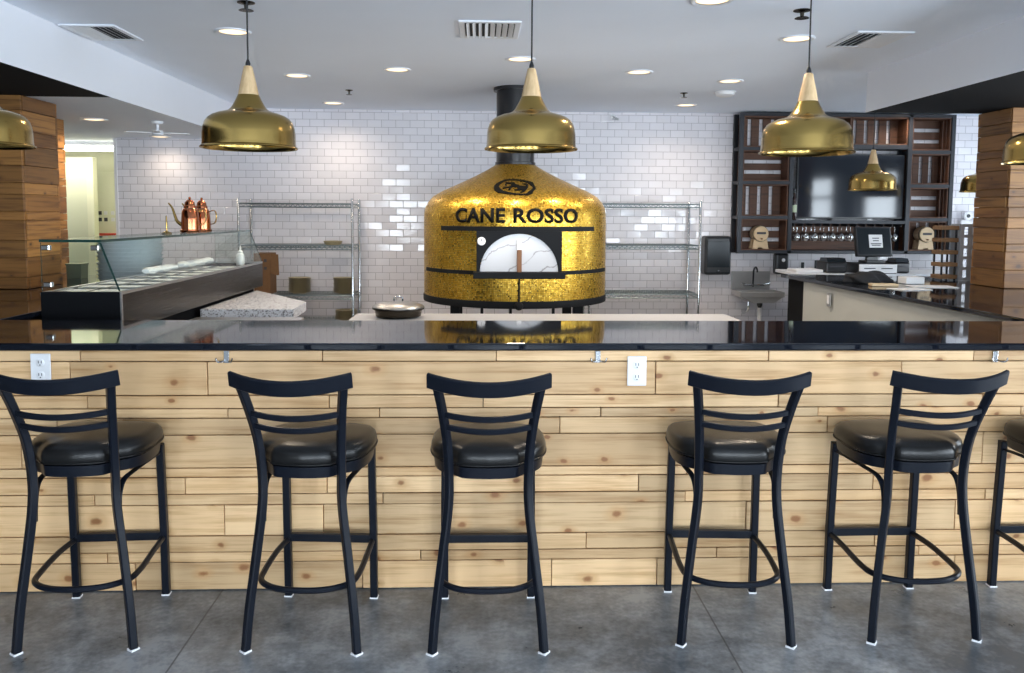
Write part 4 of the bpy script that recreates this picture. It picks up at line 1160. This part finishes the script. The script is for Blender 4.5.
# ------------------------------------------------------------------ back counter and till
t = thing('back_counter', 'white topped counter against the tiled wall behind the till', 'counter', (4.35, 7.98, 0))
MB().box(-1.26, 1.55, -.22, .50, 1.030, 1.060, .006).build('counter_top', M['white_enamel'], t)
MB().box(-.90, 1.50, -.16, .46, 0, 1.030).build('counter_body', M['black_paint'], t)
t = thing('cash_drawer', 'white fronted cash drawer under the till screen', 'cash drawer', (3.865, 7.98, 1.061))
MB().box(-.19, .19, -.15, .20, 0, .098, .004).build('casing', M['black_plastic'], t)
fr = MB().box(-.186, .186, -.162, -.149, .006, .092, .003).build('drawer_front', M['white_plastic'], t)
for a, c in ((-.14, -.03), (.03, .14)): MB().box(a, c, -.166, -.161, .048, .056).build('slot', M['ink'], fr)
t = thing('till_screen', 'black till touchscreen tilted on its stand above cash drawer', 'till', (3.885, 8.0, 1.160), R(4))
MB().box(-.10, .10, -.08, .08, 0, .022, .006).build('stand_base', M['black_plastic'], t)
MB().prism([(-.06, .022), (.06, .022), (.035, .14), (-.035, .14)], -.015, .025, 'y').build('stand_neck', M['black_plastic'], t)
hd = MB().box(-.185, .185, -.03, .02, 0, .295, .010).build('monitor', M['black_plastic'], t)
hd.location = (0, -.03, .060); hd.rotation_euler = (R(-12), 0, 0)
MB().box(-.17, .17, -.033, -.029, .018, .28, .001).build('display', M['smoke_plastic'], hd)
lb = MB().box(-.055, .085, -.036, -.032, .085, .215)
st = lb.build('white_notice', M['paper'], hd)
tm = MB()
for zz, xa, xb in ((.175, -.02, .05), (.150, -.015, .045), (.120, -.04, .07), (.105, -.03, .06)): tm.box(xa, xb, -.038, -.0355, zz, zz + .008)
tm.build('printed_lines', M['ink'], st)
def lump(name, label, cat, x, y, z, w, d, h, seed, mat, flat=.0):
    """soft heaped cloth, sitting flat on its base"""
    rr = random.Random(seed); bm = bmesh.new()
    bmesh.ops.create_icosphere(bm, subdivisions=4, radius=1)
    ph = [rr.uniform(0, 6.28) for _ in range(6)]
    for v in bm.verts:
        p = v.co
        f = 1 + .13 * math.sin(4 * p.x + ph[0]) * math.cos(3 * p.y + ph[1]) + .08 * math.sin(9 * p.x + 5 * p.z + ph[2]) + .05 * math.cos(11 * p.y + ph[3])
        zz = max(p.z * f, -.35)
        tap = 1.0 - .35 * max(0, p.x)
        v.co = (p.x * f * w / 2, p.y * f * d / 2 * tap, (zz + .35) / 1.35 * h * tap)
    me = bpy.data.meshes.new(name); bm.to_mesh(me); bm.free(); me.materials.append(mat)
    me.polygons.foreach_set('use_smooth', [True] * len(me.polygons))
    o = bpy.data.objects.new(name, me); COL.objects.link(o); o.location = (x, y, z)
    return tag(o, label, cat)
lump('folded_apron', 'black cloth bundle lying on the right-hand black counter', 'cloth', 3.20, 6.62, 1.071, .40, .22, .10, 2, M['cloth_black'])
def printer(x, label, w):
    t = thing('receipt_printer', label, 'printer', (x, 8.02, 1.061), group='black printers beside the till')
    MB().box(-w / 2, w / 2, -.12, .14, 0, .11, .018).build('casing', M['black_plastic'], t)
    MB().prism([(-.12, .11), (.08, .11), (.05, .145), (-.09, .145)], -w / 2 + .012, w / 2 - .012, 'x').build('paper_cover', M['smoke_plastic'], t)
    MB().box(-w / 2 + .03, w / 2 - .03, -.126, -.119, .06, .072).build('paper_slot', M['ink'], t)
printer(3.49, 'black receipt printer left of the cash drawer', .21)
printer(4.15, 'black receipt printer right of the cash drawer', .15)
def sheet(x, y, w, d, rz, label, z=1.0715, mat='paper', h=.003, name='paper_sheet', cat='paper'):
    o = MB().box(-w / 2, w / 2, -d / 2, d / 2, 0, h, min(.004, h * .3)).build(name, M[mat], loc=(x, y, z)); o.rotation_euler.z = R(rz)
    return tag(o, label, cat)
sheet(3.22, 6.02, .26, .18, 12, 'white paper sheet nearest the bar on the right counter')
sheet(3.52, 6.26, .34, .22, -8, 'large white paper sheet beside the wooden racks')
sheet(3.52, 6.56, .16, .12, 5, 'small white carton on the right counter beside black cloth', h=.055, name='small_carton', cat='box')
cb = sheet(3.16, 6.30, .20, .10, -10, 'pale wooden board in front of the black cloth', mat='pale_wood', h=.02, name='wooden_board', cat='board')
tr = thing('white_tray', 'flat white tray lying on the back counter behind black cloth', 'tray', (3.235, 8.05, 1.061))
MB().box(-.13, .13, -.12, .12, 0, .010, .003).build('tray_bed', M['white_plastic'], tr)
MB().box(-.13, .13, -.125, -.115, .008, .03, .003).box(-.13, .13, .115, .125, .008, .03, .003).box(-.135, -.125, -.12, .12, .008, .03, .003).box(.125, .135, -.12, .12, .008, .03, .003).build('tray_rim', M['white_plastic'], tr)

# racks on the counter beside the pillar
t = thing('wooden_rack', 'brown wooden ladder rack standing beside the grey metal rack', 'rack', (4.005, 6.93, 1.071))
for x in (-.058, .058):
    for y in (-.06, .06): MB().box(x - .007, x + .007, y - .007, y + .007, 0, .47, .002).build('post', M['frame_steel'], t)
for k in range(5): MB().box(-.078, .074, -.075, .075, .015 + k * .105, .050 + k * .105, .004).build('slat', M['rack_wood'], t)
t = thing('metal_rack', 'pale grey metal rack with square openings beside the right pillar', 'rack', (4.175, 6.93, 1.071))
mr = MB()
for x in (-.068, 0, .068): mr.box(x - .017, x + .017, -.075, -.068, 0, .485)
for k in range(6): mr.box(-.085, .085, -.076, -.067, .0 + k * .092, .026 + k * .092)
mr.build('front_plate', M['grey_metal'], t)
for x in (-.083, .083): MB().box(x - .003, x + .003, -.068, .07, 0, .485).build('side_plate', M['grey_metal'], t)

# ------------------------------------------------------------------ camera and daylight
cam_d = bpy.data.cameras.new('camera'); cam = bpy.data.objects.new('camera', cam_d); COL.objects.link(cam)
p, yw, rl = R(4.5), R(2.2), R(0.35)
fwd = Vector((math.sin(yw) * math.cos(p), math.cos(yw) * math.cos(p), -math.sin(p)))
r0 = Vector((math.cos(yw), -math.sin(yw), 0)); u0 = r0.cross(fwd)
rt = r0 * math.cos(rl) + u0 * math.sin(rl); up = rt.cross(fwd)
cam.matrix_world = Matrix(((rt.x, up.x, -fwd.x, 0), (rt.y, up.y, -fwd.y, 0), (rt.z, up.z, -fwd.z, 1.61), (0, 0, 0, 1)))
cam_d.sensor_width = 36; cam_d.lens = 820 / 1024 * 36; cam_d.shift_y = -57 / 1024; cam_d.clip_end = 60; cam_d.clip_start = .05
SC.camera = cam

w = bpy.data.worlds.new('sky'); SC.world = w; w.use_nodes = True
nt = w.node_tree; bg = nt.nodes['Background']
sky = nt.nodes.new('ShaderNodeTexSky'); sky.sky_type = 'HOSEK_WILKIE'; sky.turbidity = 5; sky.ground_albedo = .4; sky.sun_direction = (-.3, -.4, .85)
nt.links.new(sky.outputs[0], bg.inputs['Color']); bg.inputs['Strength'].default_value = 0.6
def daylight(loc, rot, sx, sy, e):
    l = bpy.data.lights.new('window_daylight', 'AREA'); l.shape = 'RECTANGLE'; l.size = sx; l.size_y = sy; l.energy = e; l.color = (0.80, 0.905, 1.0)
    o = bpy.data.objects.new('window_daylight', l); COL.objects.link(o); o.location = loc; o.rotation_euler = rot
for (a, b_), e in zip(wins, (158, 182, 168, 146)): daylight(((a + b_) / 2, YF - .22, 1.33), (R(90), 0, 0), b_ - a - .1, 2.05, e)
for (a, b_, zt_), e in zip(rwins, (230, 290, 160, 60)): daylight((XR + .215, (a + b_) / 2, (.28 + zt_) / 2), (R(90), 0, R(90)), b_ - a + .9, zt_ + .1, e * (b_ - a + .9) * (zt_ + .1) / ((b_ - a - .1) * (zt_ - .32)))
SC.view_settings.view_transform = 'Standard'; SC.view_settings.look = 'None'; SC.view_settings.gamma = 1; SC.view_settings.use_curve_mapping = False
SC.view_settings.exposure = 0.0
SC.cycles.use_denoising = True
SC.cycles.max_bounces = 10; SC.cycles.diffuse_bounces = 5; SC.cycles.glossy_bounces = 5; SC.cycles.transparent_max_bounces = 16
SC.cycles.sample_clamp_indirect = 6
SC.cycles.caustics_reflective = False; SC.cycles.caustics_refractive = False
